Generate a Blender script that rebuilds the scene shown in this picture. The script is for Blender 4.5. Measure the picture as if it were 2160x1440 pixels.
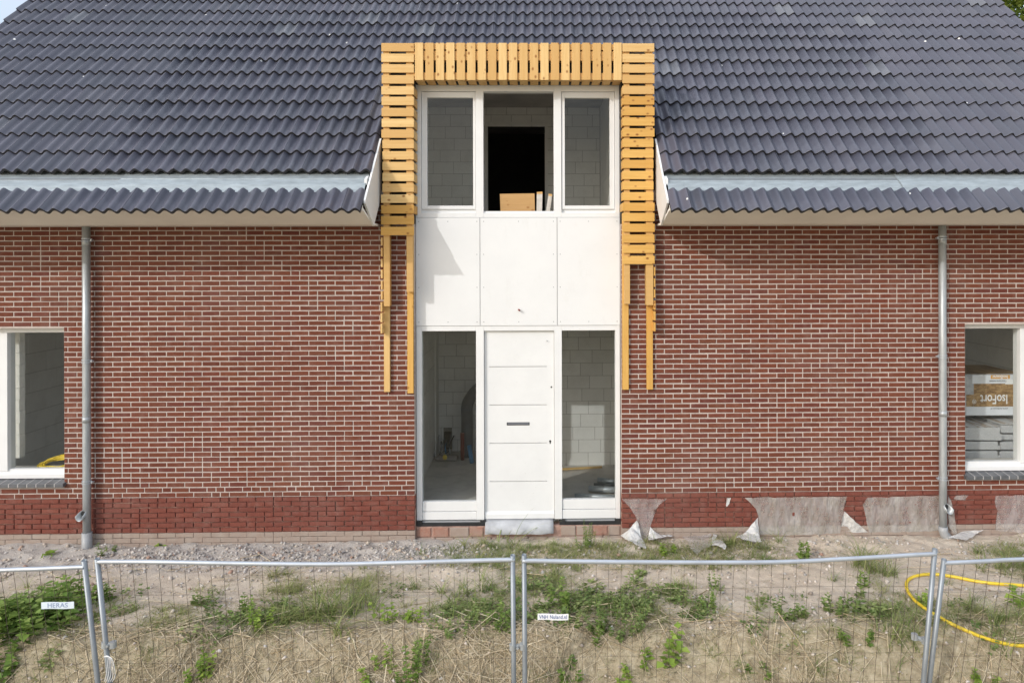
import bpy, bmesh, math, random
import numpy as np
from mathutils import Vector, Matrix, Euler
rad = math.radians
rng = random.Random(7)
nr = np.random.RandomState(11)
scene = bpy.context.scene
for o in list(bpy.data.objects): bpy.data.objects.remove(o)

# ------------------------------------------------------------------ camera, world, sun, exposure
F, YAW, ROLL, CX, CY, DIST, HGT = 1500.0, .0213, .0026, 1167.0, 557.0, 8.93, 3.125   # focal length etc. in photograph pixels / metres
cam_d = bpy.data.cameras.new("camera"); cam = bpy.data.objects.new("camera", cam_d); scene.collection.objects.link(cam)
cam_d.sensor_fit = 'HORIZONTAL'; cam_d.sensor_width = 36; cam_d.lens = 36*F/2160
cam_d.shift_x = -(CX-1080)/2160; cam_d.shift_y = -(720-CY)/2160
cam_d.clip_start = .05; cam_d.clip_end = 2000
cam.matrix_world = Matrix.Translation((0,-DIST,HGT)) @ Matrix.Rotation(-YAW,4,'Z') @ Matrix.Rotation(rad(90),4,'X') @ Matrix.Rotation(-ROLL,4,'Z')
scene.camera = cam
LIGHT = Vector((.93,1,-.66)).normalized()
world = bpy.data.worlds.new("World"); scene.world = world; world.use_nodes = True
wn = world.node_tree; bgn = wn.nodes['Background']
sky = wn.nodes.new('ShaderNodeTexSky'); sky.sky_type = 'NISHITA'; sky.sun_disc = False
sky.sun_elevation = math.asin(-LIGHT.z); sky.sun_rotation = math.atan2(-LIGHT.x,-LIGHT.y) % (2*math.pi)
sky.air_density = 1.0; sky.dust_density = 2.5; sky.ozone_density = 1.0
# thin bright high cloud over the blue
tcw = wn.nodes.new('ShaderNodeTexCoord'); cn = wn.nodes.new('ShaderNodeTexNoise'); cn.inputs['Scale'].default_value = 2.2; cn.inputs['Detail'].default_value = 6
wn.links.new(tcw.outputs['Generated'], cn.inputs['Vector'])
mrw = wn.nodes.new('ShaderNodeMapRange'); mrw.inputs['From Min'].default_value = .3; mrw.inputs['From Max'].default_value = .7; mrw.inputs['To Min'].default_value = .85; mrw.inputs['To Max'].default_value = 1.15
wn.links.new(cn.outputs['Fac'], mrw.inputs[0])
hz = wn.nodes.new('ShaderNodeVectorMath'); hz.operation = 'SCALE'; hz.inputs[0].default_value = (5.6,6.0,6.5); sxw = wn.nodes.new('ShaderNodeSeparateXYZ'); wn.links.new(tcw.outputs['Generated'], sxw.inputs[0])
ovc = wn.nodes.new('ShaderNodeMapRange'); ovc.inputs['From Min'].default_value = 0; ovc.inputs['From Max'].default_value = 1; ovc.inputs['To Min'].default_value = .52; ovc.inputs['To Max'].default_value = 1.56   # overcast law: zenith three times the horizon
wn.links.new(sxw.outputs[2], ovc.inputs[0]); mlw = wn.nodes.new('ShaderNodeMath'); mlw.operation = 'MULTIPLY'; wn.links.new(mrw.outputs[0], mlw.inputs[0]); wn.links.new(ovc.outputs[0], mlw.inputs[1]); wn.links.new(mlw.outputs[0], hz.inputs['Scale'])
adw = wn.nodes.new('ShaderNodeVectorMath'); adw.operation = 'ADD'; wn.links.new(sky.outputs[0], adw.inputs[0]); wn.links.new(hz.outputs[0], adw.inputs[1])
wn.links.new(adw.outputs[0], bgn.inputs[0]); bgn.inputs[1].default_value = .15
sun_d = bpy.data.lights.new("sun",'SUN'); sun_d.energy = 2.0; sun_d.angle = rad(.6); sun_d.color = (1,.985,.96)
sun = bpy.data.objects.new("sun", sun_d); scene.collection.objects.link(sun)
sun.rotation_euler = LIGHT.to_track_quat('-Z','Y').to_euler(); sun.location = (-20,-20,20)
vs = scene.view_settings; vs.view_transform = 'Standard'; vs.look = 'None'; vs.gamma = 1; vs.use_curve_mapping = False
vs.exposure = -.38
scene.render.film_transparent = False
scene.cycles.max_bounces = 10; scene.cycles.diffuse_bounces = 6; scene.cycles.transparent_max_bounces = 12

# ------------------------------------------------------------------ helpers
def P(px, py, Y):
    """point of the vertical plane Y=const that the photograph shows at pixel (px,py)"""
    x, y = px-CX, py-CY
    x0 = x*math.cos(ROLL)-y*math.sin(ROLL); y0 = x*math.sin(ROLL)+y*math.cos(ROLL)
    u, v = x0/F, y0/F; Yd = Y+DIST
    X = Yd*(math.sin(YAW)+u*math.cos(YAW))/(math.cos(YAW)-u*math.sin(YAW))
    dd = X*math.sin(YAW)+Yd*math.cos(YAW)
    return Vector((X, Y, HGT-v*dd))
def RC(px0, px1, py0, py1, Y):
    ym, xm = (py0+py1)/2, (px0+px1)/2
    return P(px0,ym,Y).x, P(px1,ym,Y).x, P(xm,py1,Y).z, P(xm,py0,Y).z
def hash2(ix, iy, s):
    n = (ix*374761393 + iy*668265263 + s*974711) & 0xffffffff
    n = ((n ^ (n >> 13))*1274126177) & 0xffffffff
    return ((n ^ (n >> 16)) & 0xffff)/65535.0
def vnoise(x, y, s=0):
    x = np.asarray(x, float); y = np.asarray(y, float)
    ix = np.floor(x).astype(np.int64); iy = np.floor(y).astype(np.int64); fx = x-ix; fy = y-iy
    fx = fx*fx*(3-2*fx); fy = fy*fy*(3-2*fy)
    a = hash2(ix,iy,s); b = hash2(ix+1,iy,s); c = hash2(ix,iy+1,s); d = hash2(ix+1,iy+1,s)
    return (a*(1-fx)+b*fx)*(1-fy)+(c*(1-fx)+d*fx)*fy
def fbm(x, y, o=4, s=0):
    t = 0; amp = .5
    for k in range(o):
        t = t+amp*vnoise(np.asarray(x)*2**k+17*k, np.asarray(y)*2**k+31*k, s+k); amp *= .5
    return t
def gz(X, Y):
    """height of the soil"""
    X = np.asarray(X, float); Y = np.asarray(Y, float)
    t = np.clip((-Y-2.1+.25*(fbm(X*.7,Y*.3,3,5)-.5))/.62, 0, 1); t = t*t*(3-2*t)
    z = -.335 - .02*np.clip(-Y/2,0,1) - .56*t
    near = np.exp(-((Y+.35)/.45)**2)
    z = z + near*.06*(fbm(X*2.2,Y*2.2,3,3)-.35)
    act = np.clip((9.5-np.abs(X))/1.0,0,1)*np.clip((Y+4.5)/.5,0,1)
    z = z + act*(.05*(fbm(X*1.3,Y*1.3,3,9)-.5)+.045*(fbm(X*6,Y*7,4,21)-.5)*(1+1.0*t+near)+.03*(np.abs(fbm(X*3.1,Y*3.6,3,51)-.45))*1.5)
    return z
def G(px, py, lift=0.0):
    """where the line of sight of a pixel meets the soil"""
    lo, hi = -3.3, .0
    for _ in range(60):
        m = (lo+hi)/2; p = P(px,py,m)
        if p.z > float(gz(p.x,m)): lo = m
        else: hi = m
    p = P(px,py,hi); return Vector((p.x,p.y,float(gz(p.x,p.y))+lift))

ORG = {}
def link(o, parent=None):
    scene.collection.objects.link(o)
    if parent is not None: o.parent = parent
    return o
def empty(name, loc=(0,0,0), parent=None):
    o = bpy.data.objects.new(name, None); o.empty_display_size = .2; link(o,parent); o.location = loc; ORG[o] = Vector(loc); return o
def tag(o, label=None, cat=None, group=None, kind=None):
    if label: o['label'] = label
    if cat: o['category'] = cat
    if group: o['group'] = group
    if kind: o['kind'] = kind
    return o
class MB:
    def __init__(s): s.v = []; s.f = []; s.a = []
    def add(s, v, f, a=None):
        n = len(s.v); s.v += [tuple(q) for q in v]; s.f += [tuple(i+n for i in q) for q in f]
        if a is not None: s.a += [a]*len(v)
        return s
    def box(s, x0,x1,y0,y1,z0,z1, a=None):
        v = [(x0,y0,z0),(x1,y0,z0),(x1,y1,z0),(x0,y1,z0),(x0,y0,z1),(x1,y0,z1),(x1,y1,z1),(x0,y1,z1)]
        return s.add(v, [(0,3,2,1),(4,5,6,7),(0,1,5,4),(1,2,6,5),(2,3,7,6),(3,0,4,7)], a)
    def prism(s, pts, d):
        """closed polygon (3-D points) pushed along vector d"""
        n = len(pts); v = [Vector(p) for p in pts]; v += [p+Vector(d) for p in v[:n]]
        f = [tuple(range(n)), tuple(range(2*n-1,n-1,-1))]+[(i,i+n,(i+1)%n+n,(i+1)%n) for i in range(n)]
        return s.add(v,f)
    def tube(s, pts, r, n=10, caps=True, closed=False):
        pts = [Vector(p) for p in pts]; m = len(pts); rr = r if isinstance(r,(list,tuple)) else [r]*m
        up = None; rings = []
        for i,p in enumerate(pts):
            t = (pts[min(i+1,m-1)]-pts[max(i-1,0)]).normalized()
            if up is None: up = t.orthogonal().normalized()
            up = (up-t*up.dot(t)).normalized(); b = t.cross(up)
            rings.append([p+(up*math.cos(2*math.pi*k/n)+b*math.sin(2*math.pi*k/n))*rr[i] for k in range(n)])
        v = [q for g in rings for q in g]
        f = [(i*n+k, i*n+(k+1)%n, (i+1)*n+(k+1)%n, (i+1)*n+k) for i in range(m-1) for k in range(n)]
        if caps: f += [tuple(range(n-1,-1,-1)), tuple(range((m-1)*n, m*n))]
        return s.add(v,f)
    def build(s, name, m, parent=None, smooth=False, loc=None, bevel=0):
        me = bpy.data.meshes.new(name); off = Vector(loc) if loc is not None else Vector((0,0,0))
        base = off
        q = parent
        while q is not None: base = base+ORG.get(q,Vector((0,0,0))); q = q.parent
        me.from_pydata([tuple(Vector(p)-base) for p in s.v], [], s.f)
        if m: me.materials.append(m)
        if s.a and len(s.a) == len(s.v):
            at = me.attributes.new('rnd','FLOAT','POINT'); at.data.foreach_set('value', s.a)
        if smooth: me.polygons.foreach_set('use_smooth', [len(p.vertices) <= 4 for p in me.polygons])
        bm = bmesh.new(); bm.from_mesh(me); bmesh.ops.recalc_face_normals(bm, faces=bm.faces); bm.to_mesh(me); bm.free()
        o = bpy.data.objects.new(name, me); link(o,parent); o.location = off; ORG[o] = off
        if bevel:
            b = o.modifiers.new('bevel','BEVEL'); b.width = bevel; b.segments = 2; b.limit_method = 'ANGLE'
        if smooth and smooth != True:
            pass
        return o
def np_mesh(name, v, f, m, parent=None, rnd=None, smooth=False, loc=None):
    v = np.asarray(v,float); f = np.asarray(f,int); k = f.shape[1]
    if loc is not None: v = v-np.asarray(loc)
    me = bpy.data.meshes.new(name); me.vertices.add(len(v)); me.vertices.foreach_set('co', v.astype(np.float32).ravel())
    me.loops.add(f.size); me.loops.foreach_set('vertex_index', f.astype(np.int32).ravel())
    me.polygons.add(len(f)); me.polygons.foreach_set('loop_start', np.arange(0,f.size,k,dtype=np.int32)); me.polygons.foreach_set('loop_total', np.full(len(f),k,dtype=np.int32))
    if smooth: me.polygons.foreach_set('use_smooth', np.ones(len(f),bool))
    me.update(calc_edges=True)
    if rnd is not None:
        at = me.attributes.new('rnd','FLOAT','POINT'); at.data.foreach_set('value', np.asarray(rnd,np.float32))
    me.materials.append(m); o = bpy.data.objects.new(name, me); link(o,parent)
    if loc is not None: o.location = loc; ORG[o] = Vector(loc)
    return o
def inst(src, name, loc, parent, rot=None, scale=None):
    o = bpy.data.objects.new(name, src); link(o,parent); o.location = loc
    if rot: o.rotation_euler = rot
    if scale: o.scale = scale
    return o

# ------------------------------------------------------------------ materials
class NT:
    def __init__(s, name):
        s.m = bpy.data.materials.new(name); s.m.use_nodes = True; s.t = s.m.node_tree; s.b = s.t.nodes['Principled BSDF']; s.out = s.t.nodes['Material Output']
    def n(s, typ, **k):
        q = s.t.nodes.new(typ)
        for a,b in k.items(): setattr(q,a,b)
        return q
    def l(s, a, b): s.t.links.new(a,b)
    def coord(s, which='Object', scale=(1,1,1), rnd=False):
        c = s.n('ShaderNodeTexCoord'); mp = s.n('ShaderNodeMapping'); mp.inputs['Scale'].default_value = scale
        if which == 'Position':
            c = s.n('ShaderNodeNewGeometry')
        s.l(c.outputs[which], mp.inputs[0])
        if rnd:
            oi = s.n('ShaderNodeObjectInfo'); mu = s.n('ShaderNodeMath',operation='MULTIPLY'); mu.inputs[1].default_value = 37.0; s.l(oi.outputs['Random'],mu.inputs[0])
            s.l(mu.outputs[0], mp.inputs['Location'])
        return mp.outputs[0]
    def noise(s, vec, scale, detail=4, rough=.55):
        q = s.n('ShaderNodeTexNoise'); q.inputs['Scale'].default_value = scale; q.inputs['Detail'].default_value = detail; q.inputs['Roughness'].default_value = rough
        s.l(vec,q.inputs['Vector']); return q.outputs['Fac']
    def ramp(s, fac, stops, interp='LINEAR'):
        q = s.n('ShaderNodeValToRGB'); cr = q.color_ramp; cr.interpolation = interp
        while len(cr.elements) > 1: cr.elements.remove(cr.elements[-1])
        cr.elements[0].position = stops[0][0]; c = stops[0][1]; cr.elements[0].color = (*c,1) if len(c)==3 else c
        for p,c in stops[1:]:
            e = cr.elements.new(p); e.color = (*c,1) if len(c)==3 else c
        s.l(fac,q.inputs[0]); return q.outputs[0]
    def g(s, fac, a, b):   # map range to 0..1
        q = s.n('ShaderNodeMapRange'); q.inputs['From Min'].default_value = a; q.inputs['From Max'].default_value = b; s.l(fac,q.inputs[0]); return q.outputs[0]
    def mix(s, fac, a, b, mode='MIX'):
        q = s.n('ShaderNodeMix',data_type='RGBA',blend_type=mode)
        for sock,val in ((q.inputs[0],fac),(q.inputs[6],a),(q.inputs[7],b)):
            if hasattr(val,'is_linked'): s.l(val,sock)
            elif isinstance(val,(int,float)): sock.default_value = val
            else: sock.default_value = (*val,1)
        return q.outputs[2]
    def math(s, op, a, b=0.0):
        q = s.n('ShaderNodeMath',operation=op)
        for sock,val in ((q.inputs[0],a),(q.inputs[1],b)):
            if hasattr(val,'is_linked'): s.l(val,sock)
            else: sock.default_value = val
        return q.outputs[0]
    def rnd(s):
        at = s.n('ShaderNodeAttribute',attribute_name='rnd'); oi = s.n('ShaderNodeObjectInfo')
        return s.math('FRACT', s.math('ADD', at.outputs['Fac'], oi.outputs['Random']))
    def bump(s, h, strength=.3, dist=.01):
        q = s.n('ShaderNodeBump'); q.inputs['Strength'].default_value = strength; q.inputs['Distance'].default_value = dist; s.l(h,q.inputs['Height']); s.l(q.outputs[0], s.b.inputs['Normal'])
    def fin(s, col, rough=.7, metal=0, spec=.5):
        for sock,val in ((s.b.inputs['Base Color'],col),(s.b.inputs['Roughness'],rough),(s.b.inputs['Metallic'],metal)):
            if hasattr(val,'is_linked'): s.l(val,sock)
            elif isinstance(val,(int,float)): sock.default_value = val
            else: sock.default_value = (*val,1)
        s.b.inputs['Specular IOR Level'].default_value = spec
        return s.m
def plain(name, col, rough=.6, metal=0, var=.12, scale=6, bump=.1, spec=.5, rvar=False):
    t = NT(name); v = t.coord('Position'); nz = t.noise(v,scale,5)
    lo = tuple(c*(1-var) for c in col); hi = tuple(min(1,c*(1+var)) for c in col)
    c = t.ramp(nz,[(.3,lo),(.7,hi)])
    if bump: t.bump(t.noise(v,scale*9,3), bump, .004)
    return t.fin(c,rough,metal,spec)
def brick_mat(name, cols, dirt=.14, mud=0):
    t = NT(name); v = t.coord('Position'); r = t.rnd()
    base = t.ramp(r, [(i/(len(cols)-1),c) for i,c in enumerate(cols)])
    base = t.mix(t.g(t.noise(v,70,4,.7),.35,.75), base, tuple(x*.62 for x in cols[1]))
    base = t.mix(t.math('MULTIPLY',t.g(t.noise(v,9,5),.5,.8),dirt), base, (.42,.34,.30))
    base = t.mix(t.math('MULTIPLY',t.g(t.noise(v,.9,5,.7),.48,.75),.09), base, (.46,.38,.34))
    sp = t.g(t.noise(v,160,2),.68,.74); base = t.mix(t.math('MULTIPLY',sp,.35), base, (.45,.33,.27))
    if mud: base = t.mix(t.math('ADD',t.math('MULTIPLY',t.g(t.noise(v,7,5),.3,.7),.5),mud), base, (.36,.30,.255))
    h = t.noise(t.coord('Position',(1,1,2.2)),55,5,.65); t.bump(h,.8,.006)
    return t.fin(base,.88,0,.25)
M = {}
M['brick'] = brick_mat('brick_red', [(.130,.040,.027),(.182,.057,.034),(.158,.052,.032),(.215,.070,.040),(.140,.041,.034),(.190,.055,.034),(.170,.061,.035),(.205,.061,.036)])
M['plinth'] = brick_mat('brick_plinth', [(.18,.055,.041),(.225,.070,.050),(.195,.060,.044),(.245,.080,.056)], .16)
M['mudbrick'] = brick_mat('brick_mud', [(.30,.19,.145),(.33,.22,.175),(.29,.18,.135)], .5, .5)
M['softbrick'] = brick_mat('brick_soldier', [(.34,.13,.085),(.40,.19,.13),(.33,.12,.075)], .35, .05)
t = NT('mortar'); v = t.coord('Position'); c = t.ramp(t.noise(v,14,6,.65),[(.3,(.43,.37,.335)),(.7,(.56,.485,.445))]); t.bump(t.noise(v,130,4,.7),.6,.004); M['mortar'] = t.fin(c,.95,0,.15)
M['mortar_dark'] = plain('mortar_raw',(.38,.25,.205),.95,0,.25,20,.5,.1)
# roof tile: dark glazed concrete
t = NT('roof_tile_anthracite'); v = t.coord('Position'); r = t.rnd()
c = t.ramp(r,[(0,(.070,.071,.095)),(.25,(.084,.084,.111)),(.5,(.077,.080,.103)),(.75,(.090,.088,.116)),(.985,(.094,.094,.116)),(.989,(.145,.15,.17)),(1,(.13,.135,.155))])
c = t.mix(t.math('MULTIPLY',t.g(t.noise(v,3,6,.6),.5,.8),.16), c, (.13,.137,.155))
vo = t.n('ShaderNodeTexVoronoi'); vo.inputs['Scale'].default_value = 3.2; t.l(t.coord('Position',(1,.6,.6)),vo.inputs['Vector'])
spk = t.math('LESS_THAN', vo.outputs['Distance'], .045); sep = t.n('ShaderNodeSeparateColor'); t.l(vo.outputs['Color'],sep.inputs[0])
spk = t.math('MULTIPLY',spk,t.math('GREATER_THAN',sep.outputs[0],.4)); c = t.mix(spk,c,(.75,.74,.70))
t.bump(t.noise(v,120,3),.12,.003); M['tile'] = t.fin(c,t.ramp(t.noise(v,10,3),[(.3,(.34,)*3),(.7,(.50,)*3)]),0,.5)
def metal(name, col, rough, scale=8, stretch=(1,1,1), mt=.55, var=.25):
    t = NT(name); v = t.coord('Position',stretch); nz = t.noise(v,scale,6,.65)
    c = t.ramp(nz,[(.3,tuple(x*(1-var) for x in col)),(.5,col),(.72,tuple(min(1,x*(1+var)) for x in col))])
    if name == 'zinc_sheet': c = t.mix(t.math('MULTIPLY',t.g(t.noise(t.coord('Position',(1,.25,.25)),42,6,.8),.52,.74),.45),c,(.24,.28,.30))
    t.bump(t.noise(v,scale*6,3),.08,.003); return t.fin(c,rough,mt,.5)
M['tile_edge'] = plain('tile_edge_shade',(.022,.022,.026),.8,0,.2,20,.1)  # shade line under the tile rows, painted as a near-black lip colour
M['zinc'] = metal('zinc_sheet',(.33,.37,.388),.5,5,(1,4,4),.35,.22)
M['galv'] = metal('galvanised_pipe',(.40,.425,.44),.45,14,(1,1,.25),.4,.2)
M['pvc'] = plain('grey_pvc',(.33,.34,.35),.45,0,.08,8,.02)
M['post'] = metal('galvanised_post',(.25,.275,.30),.45,10,(1,1,.4),.45,.18)
M['rail'] = metal('galvanised_rail',(.44,.475,.52),.42,12,(.3,1,1),.45,.15)
M['wire'] = plain('fence_wire',(.10,.085,.07),.6,.4,.3,30,0)
t = NT('white_paint'); v = t.coord('Position'); c = t.ramp(t.noise(v,3,6,.6),[(.3,(.705,.71,.712)),(.7,(.76,.765,.765))])
c = t.mix(t.math('MULTIPLY',t.g(t.noise(v,38,2),.70,.76),.35),c,(.45,.42,.38)); M['white'] = t.fin(c,.42,0,.4)
t = NT('white_board'); v = t.coord('Position'); c = t.ramp(t.noise(v,2.2,6,.6),[(.3,(.715,.72,.725)),(.7,(.755,.76,.762))]); c = t.mix(t.math('MULTIPLY',t.g(t.noise(t.coord('Position',(1,1,.45)),7,6,.75),.56,.78),.22),c,(.55,.53,.49)); M['board'] = t.fin(c,.5,0,.35)
M['soffit'] = plain('cream_soffit',(.83,.80,.745),.55,0,.05,2,.02)
M['black'] = plain('black_foil',(.02,.021,.023),.5,0,.3,10,.1)
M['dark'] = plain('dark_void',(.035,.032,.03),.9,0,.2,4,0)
M['rubber'] = plain('dark_hole',(.02,.02,.02),.8,0,0,4,0)
M['sill'] = plain('sill_brick_dark',(.105,.11,.12),.42,0,.35,11,.15)
M['sillmortar'] = plain('sill_mortar',(.46,.44,.43),.9,0,.1,20,.2)
M['lead'] = plain('grey_lead_flap',(.42,.43,.45),.55,0,.22,6,.1)
# pine
def wood(name, a, b, knot):
    t = NT(name); v = t.coord('Object',(1.0,15,15),True); nz = t.noise(v,2.0,6,.65)
    oi = t.n('ShaderNodeObjectInfo'); c = t.ramp(nz,[(.25,a),(.75,b)])
    c = t.mix(t.math('MULTIPLY',oi.outputs['Random'],.75),c,(a[0]*.86,a[1]*.78,a[2]*.68))
    vo = t.n('ShaderNodeTexVoronoi'); vo.inputs['Scale'].default_value = 1.0; t.l(t.coord('Object',(9,13,13),True),vo.inputs['Vector'])
    k = t.math('SUBTRACT',1.0,t.g(vo.outputs['Distance'],.09,.24)); sep = t.n('ShaderNodeSeparateColor'); t.l(vo.outputs['Color'],sep.inputs[0])
    k = t.math('MULTIPLY',k,t.math('GREATER_THAN',sep.outputs[1],.5)); c = t.mix(k,c,knot)
    t.bump(nz,.15,.004); return t.fin(c,.6,0,.3)
M['wood'] = wood('pine_slat',(.62,.385,.14),(.80,.575,.275),(.30,.13,.035))
M['wood_warm'] = wood('pine_slat_warm',(.58,.32,.075),(.76,.475,.15),(.27,.105,.025))
M['ply'] = wood('plywood',(.45,.27,.11),(.66,.43,.20),(.33,.16,.05))
M['stud'] = plain('weathered_stud',(.55,.52,.48),.8,0,.12,18,.2)
t = NT('concrete_floor'); v = t.coord('Position'); c = t.ramp(t.noise(v,2.5,7,.65),[(.25,(.42,.40,.37)),(.5,(.60,.57,.53)),(.75,(.68,.65,.60))]); t.bump(t.noise(v,30,5),.3,.01); M['concrete'] = t.fin(c,.9,0,.2)
t = NT('sand_lime_block'); v = t.coord('Position'); r = t.rnd(); c = t.ramp(r,[(0,(.72,.71,.68)),(.5,(.79,.78,.75)),(1,(.75,.74,.71))])
c = t.mix(t.math('MULTIPLY',t.g(t.noise(v,4,6,.65),.45,.8),.4),c,(.50,.48,.45)); t.bump(t.noise(v,60,4),.25,.004); M['block'] = t.fin(c,.92,0,.15)
M['glue'] = plain('block_joint',(.28,.265,.24),.95,0,.2,20,.1)
M['ceil'] = plain('concrete_ceiling',(.40,.38,.36),.9,0,.15,3,.1)
# glass
t = NT('window_glass'); tr = t.n('ShaderNodeBsdfTransparent'); tr.inputs[0].default_value = (.95,.96,.955,1); gl = t.n('ShaderNodeBsdfGlossy'); gl.inputs['Roughness'].default_value = .02
lw = t.n('ShaderNodeLayerWeight'); lw.inputs[0].default_value = .5; mx = t.n('ShaderNodeMixShader'); t.l(t.math('ADD',.02,t.math('MULTIPLY',.5,t.math('POWER',lw.outputs['Facing'],5.0))),mx.inputs[0]); t.l(tr.outputs[0],mx.inputs[1]); t.l(gl.outputs[0],mx.inputs[2]); t.l(mx.outputs[0],t.out.inputs[0]); M['glass'] = t.m
# plastic film
def film(name, col, a0, a1, dirt):
    t = NT(name); v = t.coord('Position'); tr = t.n('ShaderNodeBsdfTransparent')
    nz = t.noise(t.coord('Position',(1,1,.5)),5,4,.6); c = t.mix(t.math('MULTIPLY',t.g(t.noise(t.coord('Position',(1,1,.6)),9,5,.65),.42,.68),dirt),col,(.36,.345,.27))
    t.fin(c,.25,0,.6); t.bump(t.noise(t.coord('Position',(1,1,.5)),12,5,.6),1.0,.05)
    mx = t.n('ShaderNodeMixShader'); t.l(t.ramp(nz,[(.3,(a0,)*3),(.7,(a1,)*3)]),mx.inputs[0]); t.l(tr.outputs[0],mx.inputs[1]); t.l(t.b.outputs[0],mx.inputs[2]); t.l(mx.outputs[0],t.out.inputs[0]); return t.m
M['film'] = film('milky_film',(.70,.67,.66),.20,.46,.25)
M['film_dirty'] = film('dirty_film',(.60,.585,.56),.30,.62,.65)
M['film_white'] = film('white_film',(.74,.74,.73),.74,.9,.12)
# soil
t = NT('soil'); v = t.coord('Position'); n1 = t.noise(v,1.1,6,.6); n2 = t.noise(v,11,6,.7); n3 = t.noise(v,90,4,.7)
c = t.ramp(n1,[(.3,(.545,.46,.365)),(.55,(.61,.525,.425)),(.75,(.56,.49,.41))])
c = t.mix(t.math('MULTIPLY',t.g(n2,.48,.75),.45),c,(.42,.345,.27)); c = t.mix(t.math('MULTIPLY',t.g(n3,.55,.75),.5),c,(.64,.57,.50))
c = t.mix(t.math('MULTIPLY',t.g(n3,.42,.28),.35),c,(.30,.235,.18))
sx = t.n('ShaderNodeSeparateXYZ'); t.l(v,sx.inputs[0]); wob = t.math('ADD',sx.outputs[1],t.math('MULTIPLY',t.noise(v,1.6,4),.5))
grey = t.math('MULTIPLY',t.g(wob,-.75,-.35),t.g(t.math('ADD',sx.outputs[0],t.noise(v,2,3)),.3,-.6)); c = t.mix(t.math('MULTIPLY',grey,.8),c,t.ramp(n3,[(.3,(.34,.315,.295)),(.7,(.56,.525,.495))]))
t.bump(t.math('ADD',n3,t.math('MULTIPLY',n2,1.5)),.6,.02); slp = t.g(t.math('ADD',sx.outputs[1],t.math('MULTIPLY',t.noise(v,1.3,5),.7)),-1.5,-1.85); c = t.mix(t.math('MULTIPLY',slp,.85),c,t.ramp(n2,[(.32,(.19,.15,.09)),(.50,(.35,.29,.185)),(.70,(.52,.45,.32))]))
M['soil'] = t.fin(c,.95,0,.1)
t = NT('rubble'); r = t.rnd(); c = t.ramp(r,[(0,(.30,.28,.26)),(.4,(.46,.43,.405)),(.7,(.58,.545,.51)),(.9,(.52,.45,.37)),(1,(.40,.25,.19))]); v = t.coord('Position'); t.bump(t.noise(v,80,4),.5,.006); M['rubble'] = t.fin(c,.95,0,.1)
t = NT('clod'); r = t.rnd(); c = t.ramp(r,[(0,(.36,.30,.245)),(.5,(.52,.45,.385)),(.9,(.60,.535,.47)),(1,(.66,.63,.60))]); M['clod'] = t.fin(c,.95,0,.1)
def leafmat(name, cols, trans=.25):
    t = NT(name); r = t.rnd(); c = t.ramp(r,[(i/(len(cols)-1),q) for i,q in enumerate(cols)])
    t.fin(c,.55,0,.3); tl = t.n('ShaderNodeBsdfTranslucent'); t.l(c,tl.inputs[0]); mx = t.n('ShaderNodeMixShader'); mx.inputs[0].default_value = trans
    t.l(t.b.outputs[0],mx.inputs[1]); t.l(tl.outputs[0],mx.inputs[2]); t.l(mx.outputs[0],t.out.inputs[0]); return t.m
M['leaf'] = leafmat('leaf_green',[(.105,.18,.035),(.155,.25,.05),(.215,.31,.07),(.28,.37,.10)])
M['leaf_dark'] = leafmat('leaf_dark',[(.11,.175,.05),(.165,.24,.07),(.23,.30,.10),(.31,.35,.14)])
M['leaf_bright'] = leafmat('leaf_bright',[(.18,.29,.045),(.25,.36,.06),(.32,.41,.085)])
M['grass'] = leafmat('grass_blades',[(.13,.17,.055),(.19,.22,.075),(.27,.28,.11),(.40,.37,.18),(.50,.44,.24)])
M['tuft'] = leafmat('tuft_blades',[(.13,.19,.055),(.20,.26,.08),(.28,.325,.115),(.40,.39,.18)])
M['straw'] = leafmat('dry_straw',[(.36,.285,.18),(.56,.46,.31),(.66,.56,.40),(.74,.645,.48),(.50,.375,.22)],.1)
M['thatch'] = leafmat('dry_thatch',[(.22,.19,.11),(.42,.36,.24),(.26,.28,.12),(.52,.46,.33),(.20,.16,.10),(.30,.32,.14)],.1)
M['tree'] = leafmat('tree_leaf',[(.06,.10,.012),(.11,.155,.02),(.17,.20,.03)])
M['bark'] = plain('bark',(.10,.08,.06),.9)
M['hose'] = plain('yellow_hose',(.72,.52,.035),.4,0,.08,10,.03)
M['eps'] = plain('grey_eps',(.47,.475,.485),.85,0,.22,120,.5)
M['red'] = plain('red_pvc',(.22,.045,.035),.5); M['blue'] = plain('blue_pvc',(.08,.24,.42),.45); M['duct'] = plain('dark_grey_duct',(.13,.135,.14),.4,0,.15,6,.05)
M['signwhite'] = plain('sign_white',(.80,.81,.83),.4,0,.03,5,0); M['signblue'] = plain('sign_lightblue',(.66,.74,.82),.4,0,.06,9,0)
M['ink'] = plain('ink_blue',(.05,.10,.28),.5,0,0,5,0); M['ink2'] = plain('ink_faded_blue',(.27,.33,.50),.5,0,0,5,0); M['inkgrey'] = plain('ink_grey',(.16,.17,.19),.5,0,0,5,0)
M['orange'] = plain('print_orange',(.68,.36,.08),.4,0,.04,5,0); M['printwhite'] = plain('print_white',(.70,.73,.78),.35,0,.04,8,0); M['textwhite'] = plain('print_text_white',(.82,.83,.84),.35,0,0,8,0)
t = NT('print_straw'); v = t.coord('Position',(9,1,26)); c = t.ramp(t.noise(v,1.6,5,.7),[(.3,(.10,.055,.025)),(.48,(.30,.18,.08)),(.62,(.46,.31,.15)),(.75,(.20,.12,.05))]); M['printstraw'] = t.fin(c,.35,0,.5)
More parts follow.
